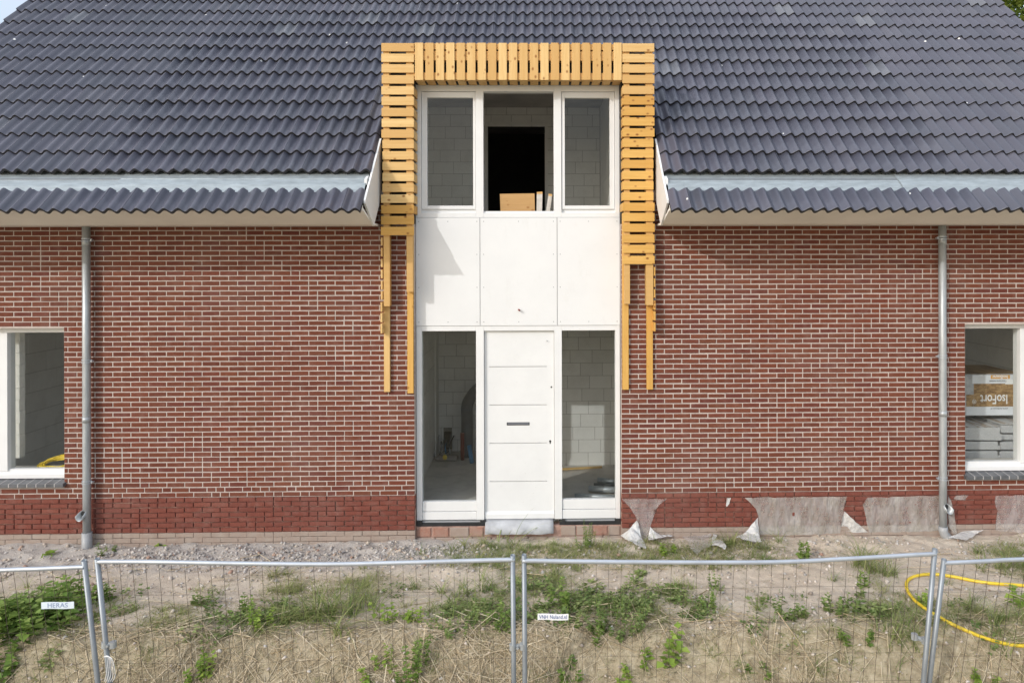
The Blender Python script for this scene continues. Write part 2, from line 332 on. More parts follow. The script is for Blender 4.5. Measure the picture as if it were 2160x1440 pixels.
t = NT('print_pack_top'); v = t.coord('Position',(26,2.2,1)); c = t.ramp(t.noise(v,.6,2,.4),[(.42,(.66,.66,.66)),(.46,(.42,.33,.25)),(.54,(.45,.36,.28)),(.57,(.70,.70,.71))],'CONSTANT'); M['packtop'] = t.fin(c,.35,0,.5)
M['wrap'] = plain('clear_wrap',(.40,.41,.43),.25,0,.2,12,.3)

# ------------------------------------------------------------------ ground
xs = np.unique(np.concatenate([[-400,-150,-60,-25,-14,-11],np.arange(-9.5,9.501,.03),[11,14,25,60,150,400]]))
ys = np.unique(np.concatenate([[-400,-150,-60,-25,-12,-8,-6,-5,-4.5,-4],np.arange(-3.6,.121,.024),[1,4,10,25,60,150,400]]))
gx, gy = np.meshgrid(xs,ys,indexing='ij'); gzz = gz(gx,gy); nx_, ny_ = gx.shape
idx = np.arange(nx_*ny_).reshape(nx_,ny_)
fq = np.stack([idx[:-1,:-1],idx[1:,:-1],idx[1:,1:],idx[:-1,1:]],-1).reshape(-1,4)
ground = np_mesh('ground', np.stack([gx,gy,gzz],-1).reshape(-1,3), fq, M['soil'], smooth=True)
tag(ground,'bare light brown building site soil sloping down to the fence','ground',kind='structure')

# ------------------------------------------------------------------ house
XL, XR, TP, DEPTH = -8.137, 7.70, .2985, 8.6          # verge to verge, tile width, house depth
ZPL = .24; ZSOF = 3.60; JL, JR = -1.551, 1.046        # plinth top, soffit, entrance jambs
house = empty('brick_house',(0,0,0))
tag(house,'unfinished red brick house with dark tiled roof and central white entrance bay','house')
WLX0, WLX1, WLZ0, WLZ1 = -7.66, -5.872, .47, 2.348     # left window opening
WRX0, WRX1, WRZ0, WRZ1 = 5.427, 7.2, .46, 2.345        # right window opening
WX0, WX1 = -8.06, 7.63
def slab(mb, x0,x1,z0,z1,holes,y0,y1):
    X = sorted({x0,x1,*[max(x0,min(x1,h[0])) for h in holes],*[max(x0,min(x1,h[1])) for h in holes]}); Z = sorted({z0,z1,*[h[2] for h in holes if z0<h[2]<z1],*[h[3] for h in holes if z0<h[3]<z1]})
    for zi in range(len(Z)-1):
        run = None
        for xi in range(len(X)-1):
            cxm, czm = (X[xi]+X[xi+1])/2,(Z[zi]+Z[zi+1])/2
            solid = not any(h[0]<cxm<h[1] and h[2]<czm<h[3] for h in holes)
            if solid: run = X[xi] if run is None else run
            if run is not None and (not solid or xi == len(X)-2):
                mb.box(run, X[xi+1] if solid else X[xi], y0,y1,Z[zi],Z[zi+1]); run = None
HOLES = [(WLX0,WLX1,WLZ0-.07,WLZ1),(WRX0,WRX1,WRZ0-.07,WRZ1),(JL,JR,-1,9)]
mb = MB(); slab(mb,WX0+.006,WX1-.006,ZPL,4.05,HOLES,.0045,.105)
wall = mb.build('brick_wall',M['mortar'],house)
mb = MB(); slab(mb,WX0+.006,WX1-.006,-.7,ZPL,HOLES,.019,.105); plinth_back = mb.build('plinth_bed',M['mortar_dark'],house)
# bricks
def brick_verts(w,h,x,z,y1,seed,rough=1.0):
    r = random.Random(seed); j = lambda a: r.uniform(-a,a)*rough
    yf = j(.0016); c = .0035
    x0,x1,z0,z1 = x+abs(j(.0015)),x+w-abs(j(.0015)),z+j(.0012),z+h+j(.0012)
    tl = j(.0016)
    fr = [(x0+c+abs(j(.003)),yf,z0+c+abs(j(.002))),(x1-c-abs(j(.003)),yf+j(.001),z0+c+tl+abs(j(.002))),(x1-c-abs(j(.003)),yf+j(.001),z1-c+tl-abs(j(.002))),(x0+c+abs(j(.003)),yf,z1-c-abs(j(.002)))]
    md = [(x0,yf+.004,z0),(x1,yf+.004,z0+tl),(x1,yf+.004,z1+tl),(x0,yf+.004,z1)]
    bk = [(x0,y1,z0),(x1,y1,z0+tl),(x1,y1,z1+tl),(x0,y1,z1)]
    v = fr+md+bk; f = [(0,1,2,3)]
    for a in (0,4):
        f += [(a+i,a+4+i,a+4+(i+1)%4,a+(i+1)%4) for i in range(4)]
    return v,f
def courses(z0, n, step, up=True):
    out = []; cur = []
    for k in range(n):
        z = z0+k*step if up else z0-(k+1)*step
        prev = cur; cur = []
        segs = [(WX0,WX1)]
        for h in HOLES:
            if h[2]-.02 < z+step/2 < h[3]+.002:
                ns = []
                for a,b in segs:
                    if h[1] <= a or h[0] >= b: ns.append((a,b)); continue
                    if h[0] > a: ns.append((a,h[0]))
                    if h[1] < b: ns.append((h[1],b))
                segs = ns
        for a,b in segs:
            x = a; first = True; left = a > WX0+.01
            # start from the jamb on the entrance side
            rev = abs(b-JL) < .01 or abs(b-WLX1)<.01
            L = b-a; pos = 0; seq = []
            while pos < L-.03:
                opts = [.21,.10] if rng.random() > .27 else [.10,.21]
                if first: opts = ([.21,.10,.155] if k%2 else [.10,.21,.155]) if a > WX0+.01 or b < WX1-.01 else [rng.choice([.21,.10,.155,.06])]
                w = opts[0]
                for q_ in opts:
                    e_ = (b-pos-q_) if rev else (a+pos+q_)
                    if all(abs(e_-j_) > .034 for j_ in prev): w = q_; break
                first = False
                if L-pos-w < .05: w = L-pos
                seq.append((pos,w)); cur.append((b-pos-w) if rev else (a+pos+w)); pos += w+.0095
            for q,w in seq:
                xx = a+q if not rev else b-q-w
                jamb = abs(xx-a)<.02 or abs(xx+w-b)<.02
                out.append((xx,z,w,jamb,k))
    return out
allb = courses(ZPL+.006, int((3.98-ZPL)/.0625), .0625)
def near(x,z): return (x**2+(z-HGT)**2)
def vis(x,z): return -6.5 < x < 6.0 and z < 3.35 and not (-1.98<x<JL and z>1.3) and not (JR-.02<x<1.5 and z>1.3) and not (-5.75<x<-5.45) and not (4.95<x<5.3)
cand = sorted([b for b in allb if abs(b[2]-.21)<.004 and not b[3] and vis(b[0],b[1])], key=lambda b: near(b[0]+.1,b[1]))[:300]
cs = set((round(b[0],5),round(b[1],5)) for b in cand)
protos = []
for s in range(12):
    v,f = brick_verts(.21,.0505,0,0,.03,100+s); m_ = MB(); m_.add(v,f); me = bpy.data.meshes.new('brick'); me.from_pydata([tuple(p) for p in m_.v],[],m_.f); me.materials.append(M['brick'])
    bmx = bmesh.new(); bmx.from_mesh(me); bmesh.ops.recalc_face_normals(bmx,faces=bmx.faces); bmx.to_mesh(me); bmx.free(); protos.append(me)
for b in cand: inst(rng.choice(protos),'brick',(b[0],rng.uniform(-.0015,.0015),b[1]),wall,scale=(b[2]/.21,1,1))
mb = MB()
for i,b in enumerate(allb):
    if (round(b[0],5),round(b[1],5)) in cs: continue
    v,f = brick_verts(b[2],.0505,b[0],b[1],.10 if b[3] else .03,i); mb.add(v,f,rng.random())
tag(mb.build('bricks',M['brick'],wall),kind='stuff')
mb = MB(); mb2 = MB(); pl = []
for i,b in enumerate(courses(ZPL, 12, .0625, False)):
    xx,z,w,jamb,k = b
    right = xx > 1.0
    v,f = brick_verts(w+.001,.0525 if k>0 else .051,xx-.0005,z+.005,.10 if jamb else .03,5000+i,1.6)
    v = [(p[0],p[1]-.003,p[2]) for p in v]
    if k >= 7:
        v,f = brick_verts(w+.009,.058,xx-.0045,z+.001,.10 if jamb else .03,5000+i,1.6); mb2.add([(p[0],p[1]-.002,p[2]) for p in v],f,rng.random())
    else: pl.append((near(xx,z),v,f,w))
pl.sort(key=lambda q: q[0]); 
plb = [q for q in pl if q[3]>.18][:290]; ids = set(id(q) for q in plb)
for q in plb:
    m_ = MB(); m_.add(q[1],q[2]); m_.build('plinth_brick',M['plinth'],plinth_back)
for q in pl:
    if id(q) not in ids: mb.add(q[1],q[2],rng.random())
tag(mb.build('plinth_bricks',M['plinth'],plinth_back),kind='stuff')
tag(mb2.build('muddy_bricks',M['mudbrick'],plinth_back),kind='stuff')
# inner leaf, gables, back wall
mb = MB(); slab(mb,WX0,WX1,-.6,4.0,[(WLX0+.03,WLX1-.03,WLZ0+.04,WLZ1-.02),(WRX0+.03,WRX1-.03,WRZ0+.04,WRZ1-.02),(JL+.04,JR-.04,-.02,2.30),(JL-.35,JR+.35,2.75,9)],.235,.34)
mb.build('inner_leaf',M['block'],house)
RZ = lambda Y: 4.655+Y
ridgeY = .5*DEPTH-.2
for x0,x1 in ((WX0,WX0+.2),(WX1-.2,WX1)):
    mb = MB(); mb.prism([(x0,.106,-.6),(x0,DEPTH,-.6),(x0,DEPTH,RZ(0)-.05),(x0,ridgeY,RZ(ridgeY)-.1),(x0,.106,RZ(.1)-.12)],(x1-x0,0,0)); mb.build('gable_wall',M['brick'],house)
mb = MB(); slab(mb,WX0+.3,WX1-.3,-.6,RZ(0)-.1,[(-7.2,-3.0,0,2.35),(2.4,6.8,0,2.35)],DEPTH-.3,DEPTH); mb.build('rear_wall',M['brick'],house)  # unseen rear openings, added to bring more daylight into the side rooms
mb = MB(); mb.box(WX0+.3,WX1-.3,.345,DEPTH-.3,-.25,-.02); mb.build('floor_slab',M['concrete'],house)
mb = MB(); mb.box(WX0+.3,WX1-.3,.345,DEPTH-.3,2.60,2.85); mb.build('storey_floor',M['ceil'],house)

# block lined rooms
def block_wall(name, o, u, width, z0, z1, holes=(), bw=.345, bh=.2, thick=.09, parent=house, phase=0.0):
    """wall seen on its front side: o = lower start, u = direction along it; front normal = u x z"""
    u = Vector(u).normalized(); nrm = Vector((u.y,-u.x,0)); o = Vector(o)
    mb = MB(); base = MB(); slab(base,0,width,z0,z1,holes,.006,thick)
    bm = MB(); bm.v = [o+u*p[0]-nrm*p[1]+Vector((0,0,p[2])) for p in base.v]; bm.f = base.f
    w_ = bm.build(name,M['glue'],parent); k = 0; z = z0
    while z < z1-.02:
        x = -(.5*bw if k%2 else .0)-phase-rng.uniform(0,.12)
        h = min(bh,z1-z)
        while x < width:
            a,b = max(0,x),min(width,x+bw); x += bw
            segs = [(a,b)]
            for hx0,hx1,hz0,hz1 in holes:
                if hz0 < z+h*.5 < hz1:
                    segs = [s for q in segs for s in ([(q[0],min(q[1],hx0))] if q[0]<hx0 else [])+([(max(q[0],hx1),q[1])] if q[1]>hx1 else [])]
            for a,b in segs:
                if b-a < .02: continue
                t_ = MB(); g_ = .0028; d = rng.uniform(0,.004); t_.box(a+g_,b-g_,d,.02,z+g_,z+h-g_)
                q = MB(); q.v = [o+u*p[0]-nrm*p[1]+Vector((0,0,p[2])) for p in t_.v]; q.f = t_.f
                q.build('block',M['block'],w_)
        z += bh; k += 1
    return w_
hbL = P(923,800,3.07).x
block_wall('hall_wall',(hbL,3.07,0),(1,0,0),2.0,-.02,2.6,[(.1,.24,.02,.32),(.40,.55,-.02,.34)],parent=house)
block_wall('hall_wall',(.30,2.18,0),(1,0,0),.92,-.02,2.6,phase=.1)
block_wall('hall_wall',(hbL,.345,0),(0,1,0),2.72,-.02,2.6,[(.0,.88,-.1,2.1)],bw=.6,bh=.3)  # doorway hole added out of view to let more light into the hall
for b_ in ((.3,.34,2.275,3.07,-.02,2.6),(1.2,1.3,1.95,2.27,-.02,2.6),(1.2,1.3,.345,1.94,2.1,2.6),(hbL-.12,hbL+.02,2.75,3.07,-.02,2.6)):  # right side left open below, added to light the hall from the next room
    mb = MB(); mb.box(*b_); mb.build('hall_partition',M['block'],house)
# upper room
UZ0, UZ1, UY = 2.86, 5.79, 3.17
ux1 = P(1265.6,350,UY).x; ux0 = -1.9
dx0,dx1 = P(1028,340,UY).x, P(1150,340,UY).x; dz1 = P(1090,264,UY).z
block_wall('upper_room_wall',(ux0,UY,0),(1,0,0),ux1-ux0,UZ0,UZ1,[(dx0-ux0,dx1-ux0,UZ0,dz1)],parent=house)
block_wall('upper_room_wall',(ux1,UY,0),(0,-1,0),UY-.4,UZ0,UZ1,bw=.7,bh=.4)
mb = MB(); mb.box(ux0-.1,ux0,.35,UY,UZ0,UZ1); mb.build('upper_room_side',M['block'],house)
mb = MB(); mb.box(ux0-.1,ux1+.1,.24,UY+2.6,UZ1,UZ1+.1); mb.build('upper_ceiling',M['ceil'],house)
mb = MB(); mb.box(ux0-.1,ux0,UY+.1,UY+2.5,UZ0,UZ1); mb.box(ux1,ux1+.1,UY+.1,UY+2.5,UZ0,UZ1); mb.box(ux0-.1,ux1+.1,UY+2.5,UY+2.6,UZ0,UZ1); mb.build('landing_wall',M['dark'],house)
mb = MB(); mb.box(dx0-.045,dx0+.005,UY-.012,UY+.1,UZ0,dz1+.05); mb.box(dx1-.005,dx1+.045,UY-.012,UY+.1,UZ0,dz1+.05); mb.box(dx0+.005,dx1-.005,UY-.012,UY+.1,dz1,dz1+.05); mb.build('door_lining',M['block'],house)
# side rooms: piers and rear partitions
for x0,x1,ya,yb,za in ((-1.9,-1.8,1.25,8.2,-.02),(-1.9,-1.8,.345,1.24,2.1),(1.32,1.42,2.0,8.2,-.02),(1.32,1.42,.345,1.99,2.1)):  # low gaps added to pass side room daylight into the hall
    mb = MB(); mb.box(x0,x1,ya,yb,za,2.6); mb.build('room_partition',M['block'],house)
block_wall('room_wall',(WX0+.3,.36,0),(0,1,0),7.8,-.02,2.6,bw=.6,bh=.3)
block_wall('room_wall',(WX1-.3,8.2,0),(0,-1,0),7.8,-.02,2.6,bw=.6,bh=.3)

# ------------------------------------------------------------------ roof
mb = MB(); dn = .07
def roofslab(mb,x0,x1,Ya,Yb,th=.06,off=0):
    mb.prism([(x0,Ya,RZ(Ya)-off),(x0,Yb,RZ(Yb)-off),(x0,Yb,RZ(Yb)-off-th),(x0,Ya,RZ(Ya)-off-th)],(x1-x0,0,0))
BL, BR, DTOP = -1.95, 1.471, 1.16
roofslab(mb,XL+.03,BL-.03,-.40,ridgeY); roofslab(mb,BR+.03,XR-.03,-.40,ridgeY); roofslab(mb,BL-.03,BR+.03,DTOP,ridgeY)
roofslab(mb,XL+.03,BL-.03,-.86,-.73,.03,.0); roofslab(mb,BR+.03,XR-.03,-.86,-.73,.03,.0)
mb.prism([(XL+.03,ridgeY,RZ(ridgeY)),(XL+.03,2*ridgeY+.3,RZ(-.3)),(XL+.03,2*ridgeY+.3,RZ(-.3)-.06),(XL+.03,ridgeY,RZ(ridgeY)-.06)],(XR-XL-.06,0,0))
roof = mb.build('roof',M['black'],house)
AMP = .052
def prof(u):
    p = (u/(TP/2)) % 1.0
    if u >= TP-1e-6 or abs(u-TP/2)<1e-6: p = 0.0
    return AMP*(.5+.5*math.cos(math.pi*p/.4)) if p < .4 else AMP*(.5-.5*math.cos(math.pi*(p-.4)/.6))
def tile_mesh(u0=0.0,u1=TP,L=.405,name='roof_tile'):
    N = 18; us = [u0+(u1-u0)*i/N for i in range(N+1)]; g_ = .0012
    us[0] += g_; us[-1] -= g_
    v = []; th = .038; lift = .028
    def w(u,vv): return prof(min(max(u,0),TP))+lift*(1-vv/.37)+.004
    for u in us: v.append((u,0,w(u,0)-th))
    for u in us: v.append((u,-.001,w(u,0)-.0025))
    for u in us: v.append((u,.004,w(u,0)))
    for u in us: v.append((u,L,w(u,L)))
    for u in us: v.append((u,L,w(u,L)-.012))
    n = N+1; f = [(r*n+i,r*n+i+1,(r+1)*n+i+1,(r+1)*n+i) for r in range(4) for i in range(N)]
    f += [(0,n,2*n,3*n,4*n),(n-1,5*n-1,4*n-1,3*n-1,2*n-1)]
    f += [(i+1,i,4*n+i,4*n+i+1) for i in range(N)]
    return v,f
def mk_tile(u0,u1,L):
    v,f = tile_mesh(u0,u1,L); me = bpy.data.meshes.new('roof_tile'); me.from_pydata(v,[],f); me.materials.append(M['tile']); me.materials.append(M['tile_edge'])
    me.polygons.foreach_set('material_index',[1 if q < 18 or q >= 72 else 0 for q in range(len(f))])
    sm = [False]*len(f); n = 18
    for i in range(n,4*n): sm[i] = True
    me.polygons.foreach_set('use_smooth',sm)
    bmx = bmesh.new(); bmx.from_mesh(me); bmesh.ops.recalc_face_normals(bmx,faces=bmx.faces)
    ed = [e for e in bmx.edges if abs(e.verts[0].co.y-e.verts[1].co.y)<1e-4 and e.verts[0].co.y<.005]
    for e in ed: e.smooth = False
    bmx.to_mesh(me); bmx.free(); return me
RT = Matrix.Rotation(rad(45),4,'X')
tiles = []
ROWY = [-.49+.2617*n for n in range(0,18)]
for n,Y in [(-1,-.99)]+list(enumerate(ROWY)):
    L = .385 if n == -1 else .405
    x = XL; i = 0
    while x < XR-.02:
        a,b = x,min(x+TP,XR)
        segs = [(a,b)]
        if n == -1 or Y < DTOP-.30:
            segs = []
            if a < BL-.012: segs.append((a,min(b,BL-.022)))
            if b > BR+.012: segs.append((max(a,BR+.022),b))
        elif Y < DTOP:      # rows that disappear behind the bay
            segs = []
            if a < BL-.012: segs.append((a,min(b,BL-.022)))
            if b > BR+.012: segs.append((max(a,BR+.022),b))
        for s0,s1 in segs:
            if s1-s0 > .015: tiles.append((n,Y,x,s0-x,s1-x,L))
        x += TP; i += 1
def tmat(n,Y,x): return Matrix.Translation((x,Y+.01,RZ(Y)+(.030 if n < 0 else .030))) @ RT
def tnear(t_): return (t_[2]**2+(t_[1]+DIST)**2+(RZ(t_[1])-HGT)**2)
full = sorted([q for q in tiles if q[4]-q[3] > TP-.01 and -5.3 < q[2] < 4.9], key=tnear)[:300]
ft = set(id(q) for q in full); tm = {}
for q in full:
    key = round(q[5],3)
    if key not in tm: tm[key] = mk_tile(0,TP,q[5])
    o = inst(tm[key],'roof_tile',(0,0,0),roof); mt = tmat(*q[:3]); r_ = rng.uniform
    o.location = mt.to_translation()+Vector((r_(-.001,.001),0,r_(-.001,.0015))); o.rotation_euler = (rad(45)+r_(-.003,.003),r_(-.003,.003),r_(-.003,.003))
mb = MB(); 
for q in tiles:
    if id(q) in ft: continue
    v,f = tile_mesh(q[3],q[4],q[5]); mt = tmat(*q[:3]) @ Matrix.Rotation(rng.uniform(-.003,.003),4,'Y')
    mb.add([mt @ Vector(p) for p in v],f,rng.random())
o = mb.build('roof_tiles',M['tile'],roof,smooth=True); tag(o,kind='stuff'); o.data.materials.append(M['tile_edge'])
nf = 18*4+2+18; o.data.polygons.foreach_set('material_index',[1 if (q%nf) < 18 or (q%nf) >= 72 else 0 for q in range(len(o.data.polygons))])
bmx = bmesh.new(); bmx.from_mesh(o.data)
for e in bmx.edges:
    a_,b_ = e.verts[0].index % 95, e.verts[1].index % 95
    if a_//19 == b_//19: e.smooth = False
bmx.to_mesh(o.data); bmx.free()
mb = MB(); mb.tube([(XL,ridgeY,RZ(ridgeY)+.03),(XR,ridgeY,RZ(ridgeY)+.03)],.11,10); mb.build('ridge_cap',M['tile'],roof,smooth=True)
# verge trims
# gutter between the two tile zones
def extr(mb,prof_,x0,x1):
    n = len(prof_); v = [(x0,y,z) for y,z in prof_]+[(x1,y,z) for y,z in prof_]
    mb.add(v,[(i,i+1,n+i+1,n+i) for i in range(n-1)])
GP = [(-.30,4.343),(-.47,4.176),(-.544,4.119),(-.547,4.094),(-.562,4.094),(-.565,4.112),(-.66,4.036),(-.728,3.945)]
for x0,x1,seam in ((XL+.02,BL-.045,P(265,375,-.5).x),(BR+.045,XR-.02,P(1893,375,-.5).x)):
    mb = MB(); extr(mb,GP,x0,seam); extr(mb,[(y,z+.012) for y,z in GP],seam-.03,x1); g = mb.build('gutter',M['zinc'],house); m3 = MB(); m3.prism([(x0,-.5455,4.1215),(x0,-.532,4.1335),(x0,-.531,4.129),(x0,-.544,4.1165)],(x1-x0,0,0)); m3.build('gutter_fold_shade',M['inkgrey'],g)  # dark strip drawn in for the shadow and dirt line along the fold
    m2 = MB(); e0 = x1-.02 if x1<0 else x0-.02
    m2.prism([(e0,-.53,4.165),(e0,-.63,4.115),(e0,-.63,4.05),(e0,-.53,4.05)],(.03,0,0)); m2.build('gutter_stop',M['white'],g)
# eaves: sloping soffit under the tiles, fixed to barge boards at the bay
for x0,x1 in ((XL+.03,BL-.024),(BR+.024,XR-.03)):
    mb = MB(); mb.prism([(x0,-.86,3.735),(x0,-.41,3.60),(x0,.0,3.60),(x0,.0,3.625),(x0,-.40,3.625),(x0,-.86,3.765)],(x1-x0,0,0)); sf = mb.build('eaves_soffit',M['soffit'],house)
    mb = MB(); mb.box(x0,x1,-.885,-.862,3.73,3.79); mb.build('eaves_fascia',M['soffit'],sf)
for X,d in ((BL,-.022),(BR,.022)):
    zt = lambda Y: 4.712+Y
    mb = MB(); mb.prism([(X,-.845,zt(-.845)-.012),(X,-.015,zt(-.015)),(X,-.015,3.99),(X,-.43,3.585),(X,-.845,zt(-.845)-.05)],(d,0,0)); mb.build('barge_board',M['white'],house)
# bay box behind the timber cladding
ZB = P(1090,91,-.165).z
mb = MB()
mb.box(-1.915,JL+.002,-.004,.10,3.63,ZB-.03); mb.box(JR-.002,1.44,-.004,.10,3.63,ZB-.03); mb.box(JL+.002,JR-.002,-.004,.10,P(1090,181,.1).z+.01,ZB-.03)
mb.box(-1.915,1.44,.10,1.25,ZB-.06,ZB-.032); mb.box(-1.915,-1.905,.10,1.25,4.2,ZB-.06); mb.box(1.43,1.44,.10,1.25,4.2,ZB-.06)
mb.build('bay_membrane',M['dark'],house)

# timber cladding
tim = MB()
YS, YB, YM = -.165, -.142, -.045       # slat face, front of battens, lower battens
lx0,lx1 = P(808.5,300,YB).x, P(821.2,300,YB).x; mx0,mx1 = P(857,300,YB).x, P(870,300,YB).x
qx0,qx1 = P(1316.8,300,YB).x, P(1328,300,YB).x; rx0,rx1 = P(1362,300,YB).x, P(1377,300,YB).x
zt_ = ZB-.012
for a,b,pyb in ((lx0,lx1,645),(mx0,mx1,615),(qx0,qx1,642),(rx0,rx1,645)):
    tim.box(a,b,YB,YM,P(1000,pyb,YB).z,zt_)
for py0,py1 in ((93,105),(108.5,128),(154,168)):
    z0,z1 = P(1090,py1,YB).z,P(1090,py0,YB).z; tim.box(mx1,qx0,YB,YM,z0,z1)
tcl = tim.build('timber_cladding',M['wood'],house)
def plank(name,x0,x1,y0,y1,z0,z1,mat,parent,axis='x',rot=0):
    """a board whose own X axis runs along its length"""
    c = Vector(((x0+x1)/2,(y0+y1)/2,(z0+z1)/2)); dx,dy,dz = (x1-x0)/2,(y1-y0)/2,(z1-z0)/2
    mb = MB()
    if axis == 'x': mb.box(-dx,dx,-dy,dy,-dz,dz); e = (0,rot,0)
    elif axis == 'z': mb.box(-dz,dz,-dy,dy,-dx,dx); e = (0,rad(90)+rot,0)
    else: mb.box(-dy,dy,-dx,dx,-dz,dz); e = (0,0,rad(90))
    me = bpy.data.meshes.new(name); me.from_pydata([tuple(p) for p in mb.v],[],mb.f); me.materials.append(mat)
    o = bpy.data.objects.new(name,me); link(o,parent); o.location = c; o.rotation_euler = e
    b = o.modifiers.new('bevel','BEVEL'); b.width = .0022; b.segments = 1
    return o
SH = .1025
def slatcol(pyfirst,pylast,n,pxa,pxb,side):
    for k in range(n):
        py = pyfirst+(pylast-pyfirst)*k/(n-1); z1 = P((pxa+pxb)/2,py,YS).z+rng.uniform(-.003,.003); z0 = z1-SH
        x0 = P(pxa,py,YS).x; x1 = P(pxb,py,YS).x
        inner,outer = (x1,x0) if side < 0 else (x0,x1)
        if 288 < py < 405: outer += .012 if side < 0 else -.012
        if py > 405: outer += -.006 if side<0 else .004
        outer += rng.uniform(-.002,.002)
        mat = M['wood'] if py < (430 if side<0 else 190) else M['wood_warm']
        plank('slat',min(inner,outer),max(inner,outer),YS,YB-.001,z0,z1,mat,tcl,'x',rng.uniform(-.002,.002))
        if 165 < py < 440:   # return board into the reveal
            t_ = .02; a,b = (inner-t_+.001,inner) if side < 0 else (inner,inner+t_-.001)
            plank('return_slat',a,b,YB,.098,z0+.001,z1-.001,mat,tcl,'y')
# left column 18 slats, right column 21
slatcol(90.7,478.3,18,804.6,873.0,-1)
slatcol(91.5,539.3,21,1313.0,1380.4,1)
for k in range(20):
    px0 = 790+575/6.75+k*22.07; x0 = P(px0,130,YS).x; x1 = P(px0+17.3,130,YS).x; z1 = P(px0,90.7,YS).z; z0 = P(px0,169.2,YS).z
    if k == 19: x1 = min(x1,P(1311.5,130,YS).x)
    plank('slat',x0,x1,YS,YB-.001,z0+rng.uniform(-.002,.002),z1+rng.uniform(-.002,.002),M['wood'],tcl,'z',rng.uniform(-.002,.002))
    plank('return_slat',x0+.001,x1-.001,YB,.098,z0+.001,z0+.02,M['wood'],tcl,'y')
# lower battens standing on the brickwork
for pxa,pxb,py0,py1 in ((809.5,822,500,826.5),(859,871.6,500,829.5),(1312.9,1326,450,821.8),(1364,1377,500,821.5)):
    x0,x1 = P(pxa,(py0+py1)/2,YM).x,P(pxb,(py0+py1)/2,YM).x
    plank('batten',x0,x1,YM+.001,-.002,P(pxa,py1,YM).z,P(pxa,py0,YM).z,M['wood_warm'] if pxa>850 else M['wood'],tcl,'z')
# stub boards on the outer flanks
for side,px,ys_ in ((-1,806.3,[(501,518),(523,541),(546,563.5),(568.5,587),(592,610),(614,631),(637,657),(660,679),(682,702.5)]),(1,1379.8,[(563,581.5),(587,605),(609.5,627.5),(634,653),(656,675),(679.5,698)])):
    for k,(a,b) in enumerate(ys_):
        xm = P(px,(a+b)/2,-.10).x; fl = -.15 if k > len(ys_)-4 else -.13
        plank('return_slat',xm-.011,xm+.011,fl,-.003,P(px,b,-.1).z,P(px,a,-.1).z,M['wood'] if side<0 else M['wood_warm'],tcl,'y')

# ------------------------------------------------------------------ entrance frame
YF = .11
def fb(mb,px0,px1,py0,py1,Y,th): x0,x1,z0,z1 = RC(px0,px1,py0,py1,Y); mb.box(x0,x1,Y,Y+th,z0,z1); return x0,x1,z0,z1
mb = MB()
xa,xb = JL+.006, JR-.006
zs = lambda py: P(1090,py,YF).z
xx_ = lambda px: P(px,500,YF).x
S1,S2,S3,S4,S5,S6 = xx_(889),xx_(1003.5),xx_(1020),xx_(1168.5),xx_(1184.5),xx_(1297.5)
Z183,Z192,Z450,Z458,Z687,Z697,Z1095 = zs(180),zs(193),zs(449),zs(458.5),zs(687),zs(697.5),zs(1095)
for x0,x1 in ((xa,S1),(S2,S3),(S4,S5),(S6,xb)):
    mb.box(x0,x1,YF,.23,Z458,Z183)
    mb.box(x0,x1,YF,.23,Z1095,Z687)
for x0,x1 in ((S1,S2),(S3,S4),(S5,S6)):
    mb.box(x0,x1,YF+.001,.23,Z192,Z183); mb.box(x0,x1,YF+.001,.23,Z458,Z450); mb.box(x0,x1,YF+.001,.23,Z697,Z687)
mb.box(xa,xb,.14,.23,Z687,Z458)
frame = mb.build('entrance_frame',M['white'],house,bevel=.003)
# upper sashes
for a,b,ga,gb in ((S1,S2,901,998),(S5,S6,1192,1287)):
    x0,x1 = xx_(ga),xx_(gb); z1,z0 = zs(205.5),zs(433.5); zb = zs(441); mb = MB()
    mb.box(a+.004,x0,YF+.02,.2,zb,Z192-.004); mb.box(x1,b-.004,YF+.02,.2,zb,Z192-.004); mb.box(x0,x1,YF+.021,.2,z1,Z192-.004); mb.box(x0,x1,YF+.021,.2,zb,z0)
    mb.build('sash',M['white'],frame,bevel=.003)
    m2 = MB(); m2.box(a,b,YF+.045,.2,Z450,zb); m2.build('drip_rail',M['white'],frame)
    g = MB(); g.box(x0-.004,x1+.004,.16,.166,z0-.004,z1+.004); g.build('pane',M['glass'],frame)
m2 = MB(); m2.box(S3,S4,YF+.03,.2,Z450,zs(445)); m2.build('drip_rail',M['white'],frame)
# cladding panels
scr = None
def screw_mesh():
    m_ = MB(); m_.tube([(0,-.0015,0),(0,.004,0)],.0055,8); me = bpy.data.meshes.new('screw'); me.from_pydata([tuple(p) for p in m_.v],[],m_.f); me.materials.append(M['inkgrey']); return me
scr = screw_mesh()
for pa,pb in ((878.5,1012),(1013,1174.6),(1175.6,1308)):
    x0,x1 = xx_(pa),xx_(pb)
    x0 = xa if pa<880 else x0; x1 = xb if pb>1300 else x1
    z0,z1 = Z687+.004,Z458-.004
    mb = MB(); mb.box(x0,x1,YF-.008,.139,z0,z1); pn = mb.build('cladding_panel',M['board'],frame,bevel=.0015)
    for fx in (.045,.5,.955):
        for fz in (.035,.355,.66,.965):
            if fx == .5 and fz in (.355,.66): continue
            inst(scr,'screw',(x0+(x1-x0)*fx,YF-.008,z0+(z1-z0)*fz),frame)
mb = MB(); mb.box(xa,xb,YF+.02,.139,Z687-.002,Z458+.002); mb.build('joint_backing',M['pvc'],frame)
p = P(1094,653,YF-.01); mb = MB(); mb.tube([p+Vector((0,.004,0)),p+Vector((.012,-.05,-.006))],.011,10); mb.build('cable_stub',M['red'],frame)
